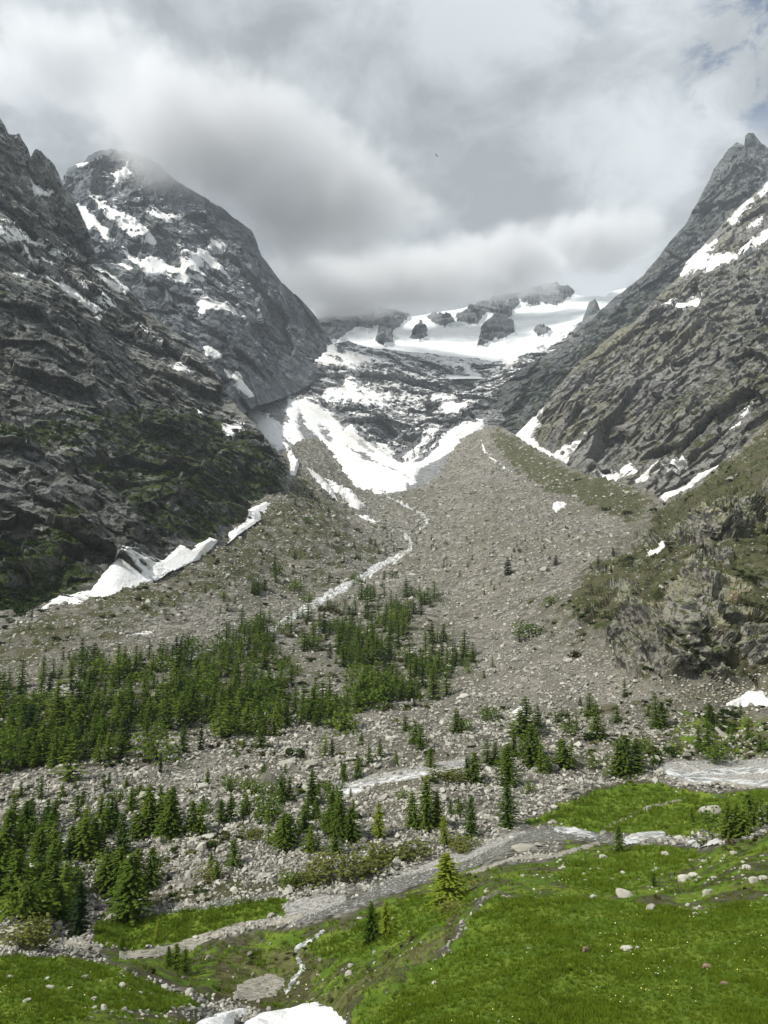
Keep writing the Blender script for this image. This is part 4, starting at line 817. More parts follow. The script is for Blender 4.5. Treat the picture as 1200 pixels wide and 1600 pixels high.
stru_sn = sheet(GR, 'snow_patch', M_snow, lines=[([(752, 692), (756, 706), (770, 722), (790, 736), (812, 750)], [1.5, 2.5, 1.5, 1.5, .8])], thick=.6, warp=.6, label='thin wavy snow line on the inner side of the side moraine', cat='snow patch', group='snow patches on the mountains')
print('water', time.time() - T0)
# ------------------------------------------------------------------ rock, tree and shrub builders
rnd = random.Random(11); nrng = np.random.RandomState(3)
def rock_mesh(name, seed, mat, sub=1, flat=.7):
    import bmesh
    r = random.Random(seed); bm = bmesh.new()
    pts = []
    for i in range(16 if sub == 1 else 34):
        v = Vector((r.gauss(0, 1), r.gauss(0, 1), r.gauss(0, 1))).normalized()
        k = r.uniform(.75, 1.1)
        v = Vector((v.x * k, v.y * k * .8, v.z * k * flat)); v.x = max(-.85, min(.85, v.x)); v.z = max(-.5, min(.62, v.z))
        bm.verts.new(v * .5)
    bmesh.ops.convex_hull(bm, input=bm.verts[:])
    for v in [v for v in bm.verts if not v.link_faces]: bm.verts.remove(v)
    if sub > 1:
        bmesh.ops.bevel(bm, geom=bm.edges[:], offset=.03, segments=1, affect='EDGES')
    me = bpy.data.meshes.new(name); bm.to_mesh(me); bm.free(); me.materials.append(mat)
    return me
def boulder_material(name, a, b, c):
    m, nt = new_mat(name); pos = nt.n('ShaderNodeNewGeometry').outputs['Position']
    rv = nt.n('ShaderNodeObjectInfo').outputs['Random']
    col = nt.mix(rv, a, b); col = nt.mix(nt.math('MULTIPLY', nt.ramp(nt.noise(pos, 1.4, 6, .7), .45, .65), .55), col, c)
    col = nt.mix(nt.math('MULTIPLY', nt.ramp(nt.noise(pos, 5.0, 6, .75), .55, .7), .4), col, (0.10, 0.10, 0.08))
    bp = nt.n('ShaderNodeBump', {'Strength': .7, 'Distance': .18, 'Height': nt.noise(pos, 3.0, 6, .7)}).outputs[0]
    finish(nt, col, .92, bp, .15); return m
M_scree = boulder_material('scree_stone', (0.15, 0.144, 0.122), (0.46, 0.45, 0.395), (0.30, 0.29, 0.25))
M_boulder = boulder_material('pale_boulder', (0.30, 0.29, 0.25), (0.48, 0.465, 0.41), (0.24, 0.24, 0.19))
M_boulder_brown = boulder_material('brown_boulder', (0.17, 0.115, 0.085), (0.24, 0.17, 0.13), (0.14, 0.11, 0.08))

def leaf_material(name, a, b, t=.35):
    m, nt = new_mat(name); pos = nt.n('ShaderNodeNewGeometry').outputs['Position']
    rv = nt.n('ShaderNodeObjectInfo').outputs['Random']
    col = nt.mix(rv, a, b)
    col = nt.mix(nt.math('MULTIPLY', nt.ramp(nt.noise(pos, 1.3, 4, .7), .42, .65), .6), col, tuple(x * .6 for x in a))
    d = nt.n('ShaderNodeBsdfDiffuse', {0: col}); tr = nt.n('ShaderNodeBsdfTranslucent', {0: col})
    mxs = nt.n('ShaderNodeMixShader', {0: t, 1: d.outputs[0], 2: tr.outputs[0]})
    nt.n('ShaderNodeOutputMaterial', {0: mxs.outputs[0]}); return m
M_larch = leaf_material('larch_needles', (0.060, 0.108, 0.016), (0.150, 0.212, 0.032))
M_larch_b = leaf_material('bright_larch_needles', (0.19, 0.25, 0.025), (0.24, 0.30, 0.035))
M_spruce = leaf_material('spruce_needles', (0.020, 0.038, 0.014), (0.034, 0.055, 0.02), .2)
M_willow = leaf_material('willow_leaves', (0.12, 0.14, 0.035), (0.19, 0.20, 0.055))
M_heath = leaf_material('heath_shrub', (0.055, 0.062, 0.022), (0.10, 0.085, 0.042), .2)
M_alder = leaf_material('alder_leaves', (0.025, 0.048, 0.012), (0.055, 0.085, 0.02))
M_bark, _nt = new_mat('bark'); finish(_nt, _nt.mix(_nt.ramp(_nt.noise(_nt.n('ShaderNodeNewGeometry').outputs['Position'], 6, 5, .7), .4, .6), (0.05, 0.042, 0.034), (0.12, 0.10, 0.085)), .95)

def raw_mesh(name, V, Fc, mat):
    me = bpy.data.meshes.new(name); me.from_pydata([tuple(v) for v in V], [], Fc); me.materials.append(mat); me.update(); return me
def trunk_mesh(name, h, r, mat, n=6, bend=.0, seed=0):
    q = random.Random(seed); V = []; Fc = []; K = 5
    for k in range(K + 1):
        t = k / K; rr = r * (1 - .9 * t) * (1.25 if k == 0 else 1); ox = bend * math.sin(t * 2.2) ; oy = bend * .5 * t
        for i in range(n):
            a = 2 * math.pi * i / n; V.append((ox + rr * math.cos(a), oy + rr * math.sin(a), h * t - .04 * h * (k == 0)))
    for k in range(K):
        for i in range(n):
            a = k * n + i; b = k * n + (i + 1) % n; Fc.append((a, b, b + n, a + n))
    Fc.append(tuple(K * n + i for i in range(n)))
    return V, Fc
def conifer(seed, whorls=15, per=6, width=.19, leaf=.045, droop=.25, bare=.08, loose=1.0, sprays=4):
    """unit-height crown: whorls of branches, each carrying small needle sprays"""
    q = random.Random(seed); V = []; Fc = []
    lop = q.uniform(0, 6.28)
    for w_ in range(whorls):
        t = (w_ + q.uniform(-.3, .3)) / whorls; z = bare + (1 - bare) * max(0, t) ** .92
        R_ = width * (1 - t) ** .78 * q.uniform(.75, 1.12) + .012
        if t < .12: R_ *= .8
        m = max(3, int(per * (1 - .4 * t) + q.random()))
        a0 = q.uniform(0, 6.28)
        for b in range(m):
            a = a0 + 6.283 * b / m + q.uniform(-.35, .35)
            rb = R_ * q.uniform(.6, 1.2) * (1 + .12 * math.cos(a - lop)) * loose
            ca, sa = math.cos(a), math.sin(a)
            for s in range(sprays):
                f = (s + .55 + q.uniform(-.25, .25)) / sprays
                r = rb * f; zz2 = z - droop * r * f + q.uniform(-.006, .006) + .10 * r * (1 - t)
                L_ = leaf * (1.15 - .45 * f) * q.uniform(.7, 1.3) * (1.0 - .35 * t)
                wd = L_ * q.uniform(.45, .75)
                tx, ty = -sa, ca
                cx, cy = ca * r, sa * r
                up_ = q.uniform(-.25, .35) * L_
                i0 = len(V)
                V += [(cx - ca * L_ * .7, cy - sa * L_ * .7, zz2 + L_ * .15), (cx + tx * wd, cy + ty * wd, zz2 - L_ * .38 + up_ * .4), (cx + ca * L_ * .9, cy + sa * L_ * .9, zz2 - L_ * .15 + up_), (cx - tx * wd, cy - ty * wd, zz2 - L_ * .38 - up_ * .4)]
                Fc += [(i0, i0 + 1, i0 + 2), (i0, i0 + 2, i0 + 3)]
    i0 = len(V)
    for a in (0, 2.1, 4.2): V.append((.008 * math.cos(a), .008 * math.sin(a), .93))
    V.append((0, 0, 1.0)); Fc += [(i0, i0 + 1, i0 + 3), (i0 + 1, i0 + 2, i0 + 3), (i0 + 2, i0, i0 + 3)]
    return V, Fc
def bush(seed, n=260, leaf=.09, h=.62, lobes=5):
    q = random.Random(seed); V = []; Fc = []
    cs = [(q.uniform(-.3, .3), q.uniform(-.3, .3), q.uniform(.2, .5) * h, q.uniform(.22, .34)) for _ in range(lobes)]
    for k in range(n):
        cx, cy, cz, r = q.choice(cs)
        v = Vector((q.gauss(0, 1), q.gauss(0, 1), q.gauss(0, 1))).normalized() * r * q.uniform(.55, 1.08)
        p = Vector((cx, cy, cz)) + Vector((v.x, v.y, v.z * 1.1)); p.z = max(p.z, .01)
        a = Vector((q.gauss(0, 1), q.gauss(0, 1), q.gauss(0, .6))).normalized() * leaf * q.uniform(.6, 1.3); b = a.cross(Vector((q.gauss(0, 1), q.gauss(0, 1), q.gauss(0, 1)))).normalized() * leaf * .6
        i0 = len(V); V += [tuple(p - a), tuple(p + b), tuple(p + a), tuple(p - b)]; Fc += [(i0, i0 + 1, i0 + 2), (i0, i0 + 2, i0 + 3)]
    return V, Fc

def empty(name, loc, label, cat, group=None):
    o = bpy.data.objects.new(name, None); C.objects.link(o); o.location = loc; o['label'] = label; o['category'] = cat
    if group: o['group'] = group
    return o
def part(name, me, parent, scale=None, loc=None):
    o = bpy.data.objects.new(name, me); C.objects.link(o); o.parent = parent
    if scale: o.scale = scale
    if loc: o.location = loc
    return o

larch_c = [raw_mesh('larch_crown_mesh', *conifer(100 + i, 16 + i % 3, 6, .17 + .015 * (i % 4), .05, .3 + .05 * (i % 3), .05, 1.0, 4), M_larch) for i in range(8)]
def round_tree(seed):
    V, Fc = bush(seed, 300, .05, .9, 7)
    q = random.Random(seed + 1); k = q.uniform(.55, .8)
    V = [(x_ * k * (1.15 - .6 * z_), y_ * k * (1.15 - .6 * z_), z_ * 1.15 + .05) for x_, y_, z_ in V]
    return V, Fc
larch_c += [raw_mesh('round_crown_mesh', *round_tree(150 + i), M_larch) for i in range(2)] + [raw_mesh('loose_crown_mesh', *conifer(160 + i, 12, 5, .23, .06, .15, .12, 1.1, 4), M_larch) for i in range(2)]
spruce_c = [raw_mesh('spruce_crown_mesh', *conifer(200 + i, 18, 7, .15, .05, .55, .03, 1.0, 4), M_spruce) for i in range(3)]
bright_c = [raw_mesh('bright_crown_mesh', *conifer(300 + i, 24, 8, .20, .035, .25, .12, 1.05, 6), M_larch_b) for i in range(2)]
detail_c = [raw_mesh('detail_crown_mesh', *conifer(400 + i, 22, 8, .19, .036, .3, .05, 1.0, 6), M_larch) for i in range(4)]
trunk_me = [raw_mesh('trunk_mesh', *trunk_mesh('t', .94, .018, M_bark, seed=i, bend=.01 * i), M_bark) for i in range(3)]
willow_c = [raw_mesh('willow_crown_mesh', *bush(500 + i, 420, .05, 1.0, 8), M_willow) for i in range(3)]
stem_me = raw_mesh('stem_mesh', *trunk_mesh('s', .5, .012, M_bark, n=5), M_bark)

def ground_at(px, py): return GR.sample(np.array(px, float), np.array(py, float), GR.Pd)
def add_tree(px, py, hpx, kind='larch', label=None, group=None, wide=1.0):
    p = ground_at(px, py); D = float(p[1]); h = hpx * D / F * 1.0
    name = {'larch': 'larch_tree', 'bright': 'larch_tree', 'detail': 'larch_tree', 'spruce': 'spruce_tree', 'willow': 'willow_bush'}[kind]
    cat = 'bush' if kind == 'willow' else 'tree'
    o = empty(name, (float(p[0]), D, float(p[2]) - .02 * h), label, cat, group)
    s = rnd.uniform(.85, 1.2) * wide * 1.6
    o.scale = (h * s, h * s, h); o.rotation_euler = (rnd.uniform(-.03, .03), rnd.uniform(-.03, .03), rnd.uniform(0, 6.28))
    cm = {'larch': larch_c, 'bright': bright_c, 'detail': detail_c, 'spruce': spruce_c, 'willow': willow_c}[kind]
    part('crown', rnd.choice(cm), o)
    part('stem' if kind == 'willow' else 'trunk', stem_me if kind == 'willow' else rnd.choice(trunk_me), o)
    return o

# ---- trees one can tell apart
add_tree(700, 1420, 80, 'bright', 'bright yellow green larch standing alone on the near slope', wide=1.5)
add_tree(580, 1472, 58, 'detail', 'darker larch of the pair on the grassy slope above the gully')
add_tree(603, 1464, 52, 'bright', 'lighter larch of the pair on the grassy slope above the gully')
add_tree(122, 1462, 82, 'spruce', 'dark spruce among light larches beside the left meadow knoll', wide=.95)
add_tree(247, 1470, 30, 'bright', 'thin young larch alone in the small meadow by the track')
add_tree(190, 1484, 22, 'detail', 'small larch by the upper end of the left meadow knoll')
add_tree(275, 1514, 37, 'detail', 'tallest larch of the clump behind the left meadow knoll', wide=1.2)
add_tree(288, 1517, 31, 'detail', 'right larch of the clump behind the left meadow knoll', wide=1.3)
add_tree(263, 1509, 29, 'detail', 'left larch of the clump behind the left meadow knoll', wide=1.3)
add_tree(794, 1294, 76, 'detail', 'full dark green larch at the stream bend beside the bright meadow', wide=1.1)
add_tree(737, 1312, 62, 'detail', 'stout larch just left of the one at the stream bend', wide=1.1)
add_tree(665, 1297, 74, 'detail', 'tall pointed larch in the dense group in the rubble above the bushes', wide=1.2)
add_tree(645, 1294, 52, 'detail', 'broad larch on the left side of the group in the rubble', wide=1.4)
add_tree(683, 1293, 50, 'detail', 'larch on the right side of the group in the rubble', wide=1.3)
add_tree(695, 1323, 44, 'bright', 'narrow light green larch at the edge of the stream gravel')
add_tree(592, 1313, 54, 'bright', 'airy light green larch between rubble heaps')
add_tree(968, 1334, 40, 'detail', 'single slim larch on the stream bank by the rapids')
add_tree(869, 888, 20, 'spruce', 'small round dark conifer alone on the upper scree', wide=1.9)
add_tree(794, 902, 29, 'spruce', 'small pointed dark conifer alone on the upper scree', wide=1.4)
add_tree(861, 952, 22, 'larch', 'small larch on the edge of the right hillside')
add_tree(938, 893, 18, 'larch', 'tiny larch on the crest of the right hillside', wide=1.4)
add_tree(959, 877, 15, 'spruce', 'tiny dark tree uphill on the crest of the right hillside', wide=1.3)
add_tree(827, 1001, 30, 'larch', 'larger of two larches low on the right hillside edge', wide=1.4)
add_tree(812, 1008, 22, 'larch', 'smaller of two larches low on the right hillside edge', wide=1.4)
add_tree(1022, 1384, 20, 'detail', 'little larch sapling on the meadow below the rapids')
add_tree(977, 1092, 28, 'larch', 'larch at the foot of the streaked cliff', wide=1.2)
add_tree(250, 1158+55, 30, 'spruce', 'dark narrow conifer at the lower edge of the larch wood', wide=.7)
add_tree(313, 1175, 48, 'spruce', 'dark spruce inside the larch wood beside the clearing', wide=.7)
row = [(62,1257,30),(120,1280,45),(128,1347,62),(110,1345,50),(145,1340,55),(62,1350,50),(10,1352,80),(24,1428,92),(-6,1420,110),(160,1312,42),(172,1302,45),(190,1337,60),(217,1305,40),(236,1300,50),(232,1308,76),(265,1312,76),(250,1305,55),(300,1305,50),(312,1305,45),(345,1293,35),(360,1290,40),(385,1285,35),(385,1247,35),(365,1355,40),(247,1354,22),(205,1438,96),(193,1428,80),(165,1400,60),(185,1402,72),(215,1397,65),(235,1390,60),(80,1372,55),(57,1402,50),(45,1440,60),(92,1440,48),(75,1330,42),(40,1310,50),(20,1290,45),(85,1290,38),(508,1187,38),(520,1184,30),(565,1171,22),(577,1201,28),(594,1189,28),(559,1218,30),(537,1224,28),(487,1263,50),(493,1281,30),(515,1306,65),(530,1313,76),(548,1316,50),(522,1337,52),(442,1330,55),(450,1322,48),(436,1325,40),(425,1250,30),(440,1262,45),(452,1258,38),(420,1290,35),(410,1285,42),(475,1300,38),(485,1335,30),(498,1330,26),(717,1276,28),(703,1271,22),(795,1236,62),(742,1231,45),(731,1229,35),(673,1199,28),(658,1177,40),(649,1169,35),(634,1151,28),(713,1151,38),(722,1149,28),(761,1129,28),(731,1171,15),(823,1155,60),(812,1158,42),(841,1144,36),(830,1202,60),(845,1216,45),(790,1213,42),(761,1201,38),(775,1201,34),(805,1188,42),(818,1190,36),(882,1206,45),(893,1206,38),(827,1250,22),(698,1089,40),(921,1123,38),(933,1163,56),(965,1133,26),(1012,1123,20),(1026,1136,55),(1036,1133,40),(1110,1129,28),(1158,1123,18),(1093,1173,36),(1107,1187,50),(1124,1193,36),(969,1214,55),(982,1215,60),(996,1211,50),(1009,1187,36),(878,1201,38),(925,1207,28),(1023,1201,20),(1188,1173,25),(1170,1160,24),(1145,1170,22),(1082,1284,22),(1118,1304,45),(1140,1311,55),(1153,1308,50),(1173,1294,50),(1193,1291,45),(1105,1296,30),(1128,1308,38),(1163,1306,40),(330,1355,22),(337,1376,28),(455,1385,30),(1210,1290,48),(840,1188,38),(858,1210,25),(620,1200,20)]
for (x, y, h) in row:
    if y > 1380: g, l = 'larches beside the left meadow knoll', 'light green larch in the thicket beside the left meadow knoll'
    elif x > 1060 and y > 1250: g, l = 'larches behind the meadow mound', 'green larch in the row behind the stony meadow mound'
    elif x > 850: g, l = 'larches below the streaked cliff', 'green larch standing in rubble between the streaked cliff and the meadow'
    elif x > 640: g, l = 'larches on the middle moraine', 'green larch standing between boulders on the middle moraine'
    elif x > 400: g, l = 'larches in the centre rubble', 'green larch on the pale rubble ridges left of the river arm'
    else: g, l = 'larches on the left rubble', 'green larch on the pale rubble ridges left of the centre'
    add_tree(x + rnd.uniform(-1, 1), y, h, 'detail' if h > 48 else 'larch', l, g, wide=rnd.uniform(1.05, 1.5))
ORD = 'first second third fourth fifth sixth seventh eighth ninth tenth eleventh twelfth thirteenth fourteenth fifteenth sixteenth seventeenth eighteenth nineteenth twentieth'.split()
ORD += ['twenty-' + w_ for w_ in ORD[:9]] + ['thirtieth'] + ['thirty-' + w_ for w_ in ORD[:9]] + ['fortieth'] + ['forty-' + w_ for w_ in ORD[:9]] + ['fiftieth']
def number_group(group, what):
    """tell alike neighbours apart by their order from the left edge"""
    ms = [o for o in C.objects if o.get('group') == group]
    ms.sort(key=lambda o: o.location.x / o.location.y)
    for k_, o in enumerate(ms): o['label'] = (ORD[k_] + ' ' if k_ else 'leftmost ') + what + (' counting from the left' if k_ else '')
for g_, w_ in [('larches beside the left meadow knoll', 'larch of the thicket beside the left meadow knoll'), ('larches behind the meadow mound', 'larch of the row behind the stony meadow mound'), ('larches below the streaked cliff', 'larch in the rubble below the streaked cliff'),
               ('larches on the middle moraine', 'larch among the boulders of the middle moraine'), ('larches in the centre rubble', 'larch on the rubble ridges by the river arm'), ('larches on the left rubble', 'larch on the pale rubble ridges of the left side')]:
    number_group(g_, w_)
# bushy willows at the stream
for (x, y, h, ww, l) in [(500, 1372, 42, 1.5, 'round willow bush left of the stream gravel'), (555, 1368, 48, 1.5, 'largest yellow green willow bush beside the stream'), (585, 1350, 36, 1.5, 'willow bush behind the largest one beside the stream'), (630, 1342, 30, 2.3, 'low brownish willow bush on the gravel edge'), (720, 1330, 22, 2.2, 'low brown bush at the foot of the stout larch'), (705, 1226, 22, 2.6, 'reddish brown bush beside the pale river arm'), (398, 1312, 18, 2.2, 'yellowish bush on the rubble beside a pale block'), (28, 1478, 52, 1.3, 'leafy green tree with pale stems at the left knoll'), (66, 1484, 58, 1.3, 'leafy green tree right of the pale stemmed one at the knoll'), (330, 1372, 20, 1.8, 'small round green bush on the lower rubble'), (712, 1432, 22, 2.0, 'green bush at the foot of the bright lone larch'), (470, 1385, 25, 2.0, 'brown heath bush at the edge of the small meadow')]:
    add_tree(x, y, h, 'willow', l, None, wide=ww * .8)
print('explicit trees', time.time() - T0)
# ---- the larch wood
WOOD = [(-20, 1090), (60, 1060), (150, 1042), (230, 1032), (300, 1012), (340, 1002), (400, 988), (430, 984), (480, 962), (520, 952), (560, 937), (600, 932), (640, 945), (650, 965), (640, 985), (650, 1010), (700, 1030), (735, 1045), (700, 1062), (672, 1092), (676, 1112), (600, 1112), (560, 1122), (500, 1137), (448, 1150), (430, 1190), (380, 1207), (300, 1217), (200, 1202), (100, 1212), (-20, 1226)]
HOLES = [[(560, 1040), (640, 1035), (640, 1062), (590, 1072), (560, 1060)], [(470, 1060), (540, 1045), (560, 1070), (500, 1110), (440, 1120), (440, 1085)], [(245, 1150), (310, 1140), (330, 1165), (290, 1172), (250, 1168)], [(440, 1000), (480, 985), (490, 1000), (450, 1015)], [(655, 1080), (700, 1060), (700, 1090), (660, 1110)]]
pts = []; tries = 0
cand = np.stack([nrng.uniform(-20, 740, 9000), nrng.uniform(932, 1228, 9000)], 1)
cs = sdf(cand[:, 0], cand[:, 1], WOOD); hs = np.max([sdf(cand[:, 0], cand[:, 1], h_) for h_ in HOLES], 0)
cp3 = ground_at(cand[:, 0], cand[:, 1]); nz = fbm(cp3, 22, 3, 55); nz2 = fbm(cp3 * np.array([1, .55, 1]), 38, 3, 58)
grid_ = {}
for i in np.argsort(nrng.rand(len(cand))):
    x, y = cand[i]
    if cs[i] < 2 and not (cs[i] > -20 and nz[i] > .28): continue
    if hs[i] > 0 and nrng.rand() > .08: continue
    if nz[i] < -.02 and nrng.rand() < .88: continue
    if nz2[i] < -.16 and nrng.rand() < .93: continue
    md = 11.2 * (.6 + .55 * (y - 930) / 300)
    key = (int(x // 14), int(y // 14)); ok = True
    for a in (-1, 0, 1):
        for b in (-1, 0, 1):
            for (qx, qy) in grid_.get((key[0] + a, key[1] + b), ()):
                if (qx - x) ** 2 + ((qy - y) * 1.6) ** 2 < md * md: ok = False
    if ok: grid_.setdefault(key, []).append((x, y)); pts.append((x, y))
pts.sort(key=lambda p: -p[1])
print('wood trees', len(pts))
def wood_h(y): return (22 + (y - 940) / 270 * 25) * rnd.choice((.5, .7, .85, 1, 1, 1.15, 1.3)) * rnd.uniform(.9, 1.1)
N_IND = 170
for (x, y) in pts[:N_IND]:
    add_tree(x, y, wood_h(y), 'larch' if rnd.random() > .06 else 'spruce', 'green larch in the front rows of the larch wood' , 'larches in the larch wood', wide=rnd.uniform(1.0, 1.35))
for o in C.objects:
    if o.get('group') == 'larches in the larch wood':
        px_ = o.location.x / o.location.y * F + 600
        zone = 'at the left end of the larch wood' if px_ < 110 else 'left of the clearing in the larch wood' if px_ < 240 else 'round the clearing in the larch wood' if px_ < 340 else 'right of the clearing in the larch wood' if px_ < 450 else 'in the right lobe of the larch wood'
        hh_ = o.scale.z; tall = 'tall' if hh_ > 10.5 else 'medium' if hh_ > 7.5 else 'short'
        o['label'] = tall + ' green larch ' + zone; o['group'] = tall + ' larches ' + zone
    if o.name.startswith('spruce_tree') and 'larch wood' in (o.get('group') or ''):
        o['label'] = 'dark spruce in the front rows of the larch wood'; o['group'] = 'dark spruces in the larch wood'
far_trees = [(x, y, wood_h(y)) for (x, y) in pts[N_IND:]]
for cx, cy, sx, sy, n, hh in [(420, 925, 30, 14, 14, 22), (560, 915, 50, 10, 10, 14), (580, 870, 30, 25, 14, 12), (440, 880, 60, 30, 8, 13), (670, 945, 20, 8, 6, 24), (740, 1050, 25, 18, 7, 16), (110, 990, 90, 28, 14, 12), (240, 950, 70, 25, 12, 11), (350, 950, 30, 20, 8, 14), (480, 790, 30, 25, 9, 11), (900, 1130, 60, 40, 10, 16), (380, 1240, 200, 30, 22, 20), (120, 1250, 100, 20, 10, 22), (820, 870, 50, 20, 14, 8), (700, 870, 60, 40, 16, 9), (760, 920, 60, 30, 12, 11), (900, 830, 60, 30, 12, 7), (620, 850, 40, 20, 12, 9), (1160, 1150, 50, 25, 10, 15), (60, 1390, 60, 25, 10, 40), (50, 1340, 90, 35, 34, 42), (40, 1420, 60, 20, 16, 55), (250, 1290, 90, 18, 16, 34), (500, 1290, 70, 35, 14, 34), (150, 1380, 70, 22, 10, 38)]:
    for _ in range(n): far_trees.append((cx + nrng.normal() * sx * .6, cy + nrng.normal() * sy * .6, hh * nrng.uniform(.7, 1.2)))

def gn_scatter(name, label, meshes, P_, rot, scl, idx, kind='stuff'):
    """one object: points carrying instances of the given meshes"""
    col = bpy.data.collections.new(name + '_sources')
    for k, me in enumerate(meshes):
        o = bpy.data.objects.new('%s_source_%02d' % (name, k), me); col.objects.link(o)
    me = bpy.data.meshes.new(name); me.vertices.add(len(P_)); me.vertices.foreach_set('co', np.ascontiguousarray(P_, np.float32).ravel())
    for an, av in (('rot', rot), ('scl', scl)):
        a = me.attributes.new(an, 'FLOAT_VECTOR', 'POINT'); a.data.foreach_set('vector', np.ascontiguousarray(av, np.float32).ravel())
    a = me.attributes.new('idx', 'INT', 'POINT'); a.data.foreach_set('value', np.ascontiguousarray(idx, np.int32))
    ob = bpy.data.objects.new(name, me); C.objects.link(ob); ob['kind'] = kind; ob['label'] = label
    ng = bpy.data.node_groups.new(name + '_nodes', 'GeometryNodeTree')
    ng.interface.new_socket('Geometry', in_out='INPUT', socket_type='NodeSocketGeometry'); ng.interface.new_socket('Geometry', in_out='OUTPUT', socket_type='NodeSocketGeometry')
    N = ng.nodes; Lk = ng.links
    gi_ = N.new('NodeGroupInput'); go = N.new('NodeGroupOutput'); ci = N.new('GeometryNodeCollectionInfo'); ci.inputs['Collection'].default_value = col
    ci.inputs['Separate Children'].default_value = True; ci.inputs['Reset Children'].default_value = True
    ip = N.new('GeometryNodeInstanceOnPoints'); ip.inputs['Pick Instance'].default_value = True
    def na(nm, t):
        n = N.new('GeometryNodeInputNamedAttribute'); n.data_type = t; n.inputs['Name'].default_value = nm; return n.outputs['Attribute']
    Lk.new(gi_.outputs[0], ip.inputs['Points']); Lk.new(ci.outputs[0], ip.inputs['Instance'])
    Lk.new(na('idx', 'INT'), ip.inputs['Instance Index'])
    e2r = N.new('FunctionNodeEulerToRotation'); Lk.new(na('rot', 'FLOAT_VECTOR'), e2r.inputs[0]); Lk.new(e2r.outputs[0], ip.inputs['Rotation'])
    Lk.new(na('scl', 'FLOAT_VECTOR'), ip.inputs['Scale']); Lk.new(ip.outputs[0], go.inputs[0])
    md = ob.modifiers.new('scatter', 'NODES'); md.node_group = ng
    return ob
def joined_tree(i, crowns):
    cr_ = crowns[i % len(crowns)]; tr = trunk_me[i % 3]
    V = [v.co[:] for v in cr_.vertices] + [v.co[:] for v in tr.vertices]; n0 = len(cr_.vertices)
    Fc = [tuple(p.vertices) for p in cr_.polygons] + [tuple(x + n0 for x in p.vertices) for p in tr.polygons]
    me = raw_mesh('joined_tree_mesh', V, Fc, cr_.materials[0]); me.materials.append(M_bark)
    for p in me.polygons[len(cr_.polygons):]: p.material_index = 1
    return me
ft = np.array(far_trees)
Pf = ground_at(ft[:, 0], ft[:, 1]); hf = ft[:, 2] * Pf[:, 1] / F
nn = len(ft)
wdt = nrng.uniform(1.5, 2.3, nn)
gn_scatter('distant_larches', 'rear part of the larch wood and small trees dotted over the rubble', [joined_tree(i * 2, larch_c) for i in range(6)] + [joined_tree(0, spruce_c)],
           Pf - np.array([0, 0, 1]) * (hf * .03)[:, None], np.stack([np.zeros(nn), np.zeros(nn), nrng.uniform(0, 6.28, nn)], 1), np.stack([hf * wdt, hf * wdt, hf], 1), np.where(nrng.rand(nn) < .93, nrng.randint(0, 6, nn), 6))

# ---- scree and moraine blocks
def scatter_px(n, region=None, ylo=680, yhi=1600, xlo=-60, xhi=1260):
    x = nrng.uniform(xlo, xhi, n); y = nrng.uniform(ylo, yhi, n)
    ci = np.interp(x, GR.cx, GR.T); ok = y > ci + 3
    return x[ok], y[ok]
def on_buttress(x, y):   # hidden under the buttress foot
    b = np.interp(x, [0, 100, 180, 330, 450, 456], [985, 940, 912, 848, 755, 0]); return (y < b - 4) & (x < 452)
x, y = scatter_px(210000)
dens = GR.sample(x, y, scree_ch); dz_ = GR.sample(x, y, GR.D)
Pg = GR.sample(x, y, GR.Pd)
cl = fbm(Pg, 18, 4, 61); cl2 = fbm(Pg, 60, 4, 65)
hillm = GR.sample(x, y, hill)
waterm = GR.sample(x, y, gm_([[(440, 1448), (540, 1405), (640, 1366), (800, 1305), (860, 1293), (960, 1300), (960, 1325), (860, 1318), (640, 1395), (500, 1450)]], 3, 1, 3))
snowhide = (sdf(x, y, [(560, 715), (640, 715), (640, 752), (520, 752)]) > 0)
pr = dens * (.30 + .55 * smooth(cl + .6 * cl2, -.35, .3)) * (1 - .75 * hillm) * (1 - waterm) * np.where(snowhide, .1, 1)
keep = (nrng.rand(len(x)) < pr * (1 - .97 * smooth(GR.sample(x, y, half), .1, .45) * (y > 1280))) & ~on_buttress(x, y)
x, y, Pg, dz_ = x[keep], y[keep], Pg[keep], dz_[keep]
n = len(x)
spx = np.exp(nrng.normal(.95, .42, n)) * (1 + .55 * smooth(y, 1000, 1300))          # picture size grows towards the viewer
bigb = nrng.rand(n) < .012; spx[bigb] *= 2.2
size = np.clip(spx * dz_ / F * 1.25, .18, 9)
print('scree rocks', n)
rk = [rock_mesh('scree_rock_mesh', 700 + i, M_scree, 1, .8) for i in range(10)]
sc3 = np.stack([size * nrng.uniform(.8, 1.35, n), size * nrng.uniform(.7, 1.1, n), size * nrng.uniform(.6, 1.05, n)], 1)
gn_scatter('scree_rubble', 'grey boulders and rubble covering the moraines and scree fan', rk, Pg + np.array([0, 0, 1]) * (size * .12)[:, None], np.stack([nrng.normal(0, .35, n), nrng.normal(0, .35, n), nrng.uniform(0, 6.28, n)], 1), sc3, nrng.randint(0, 10, n))
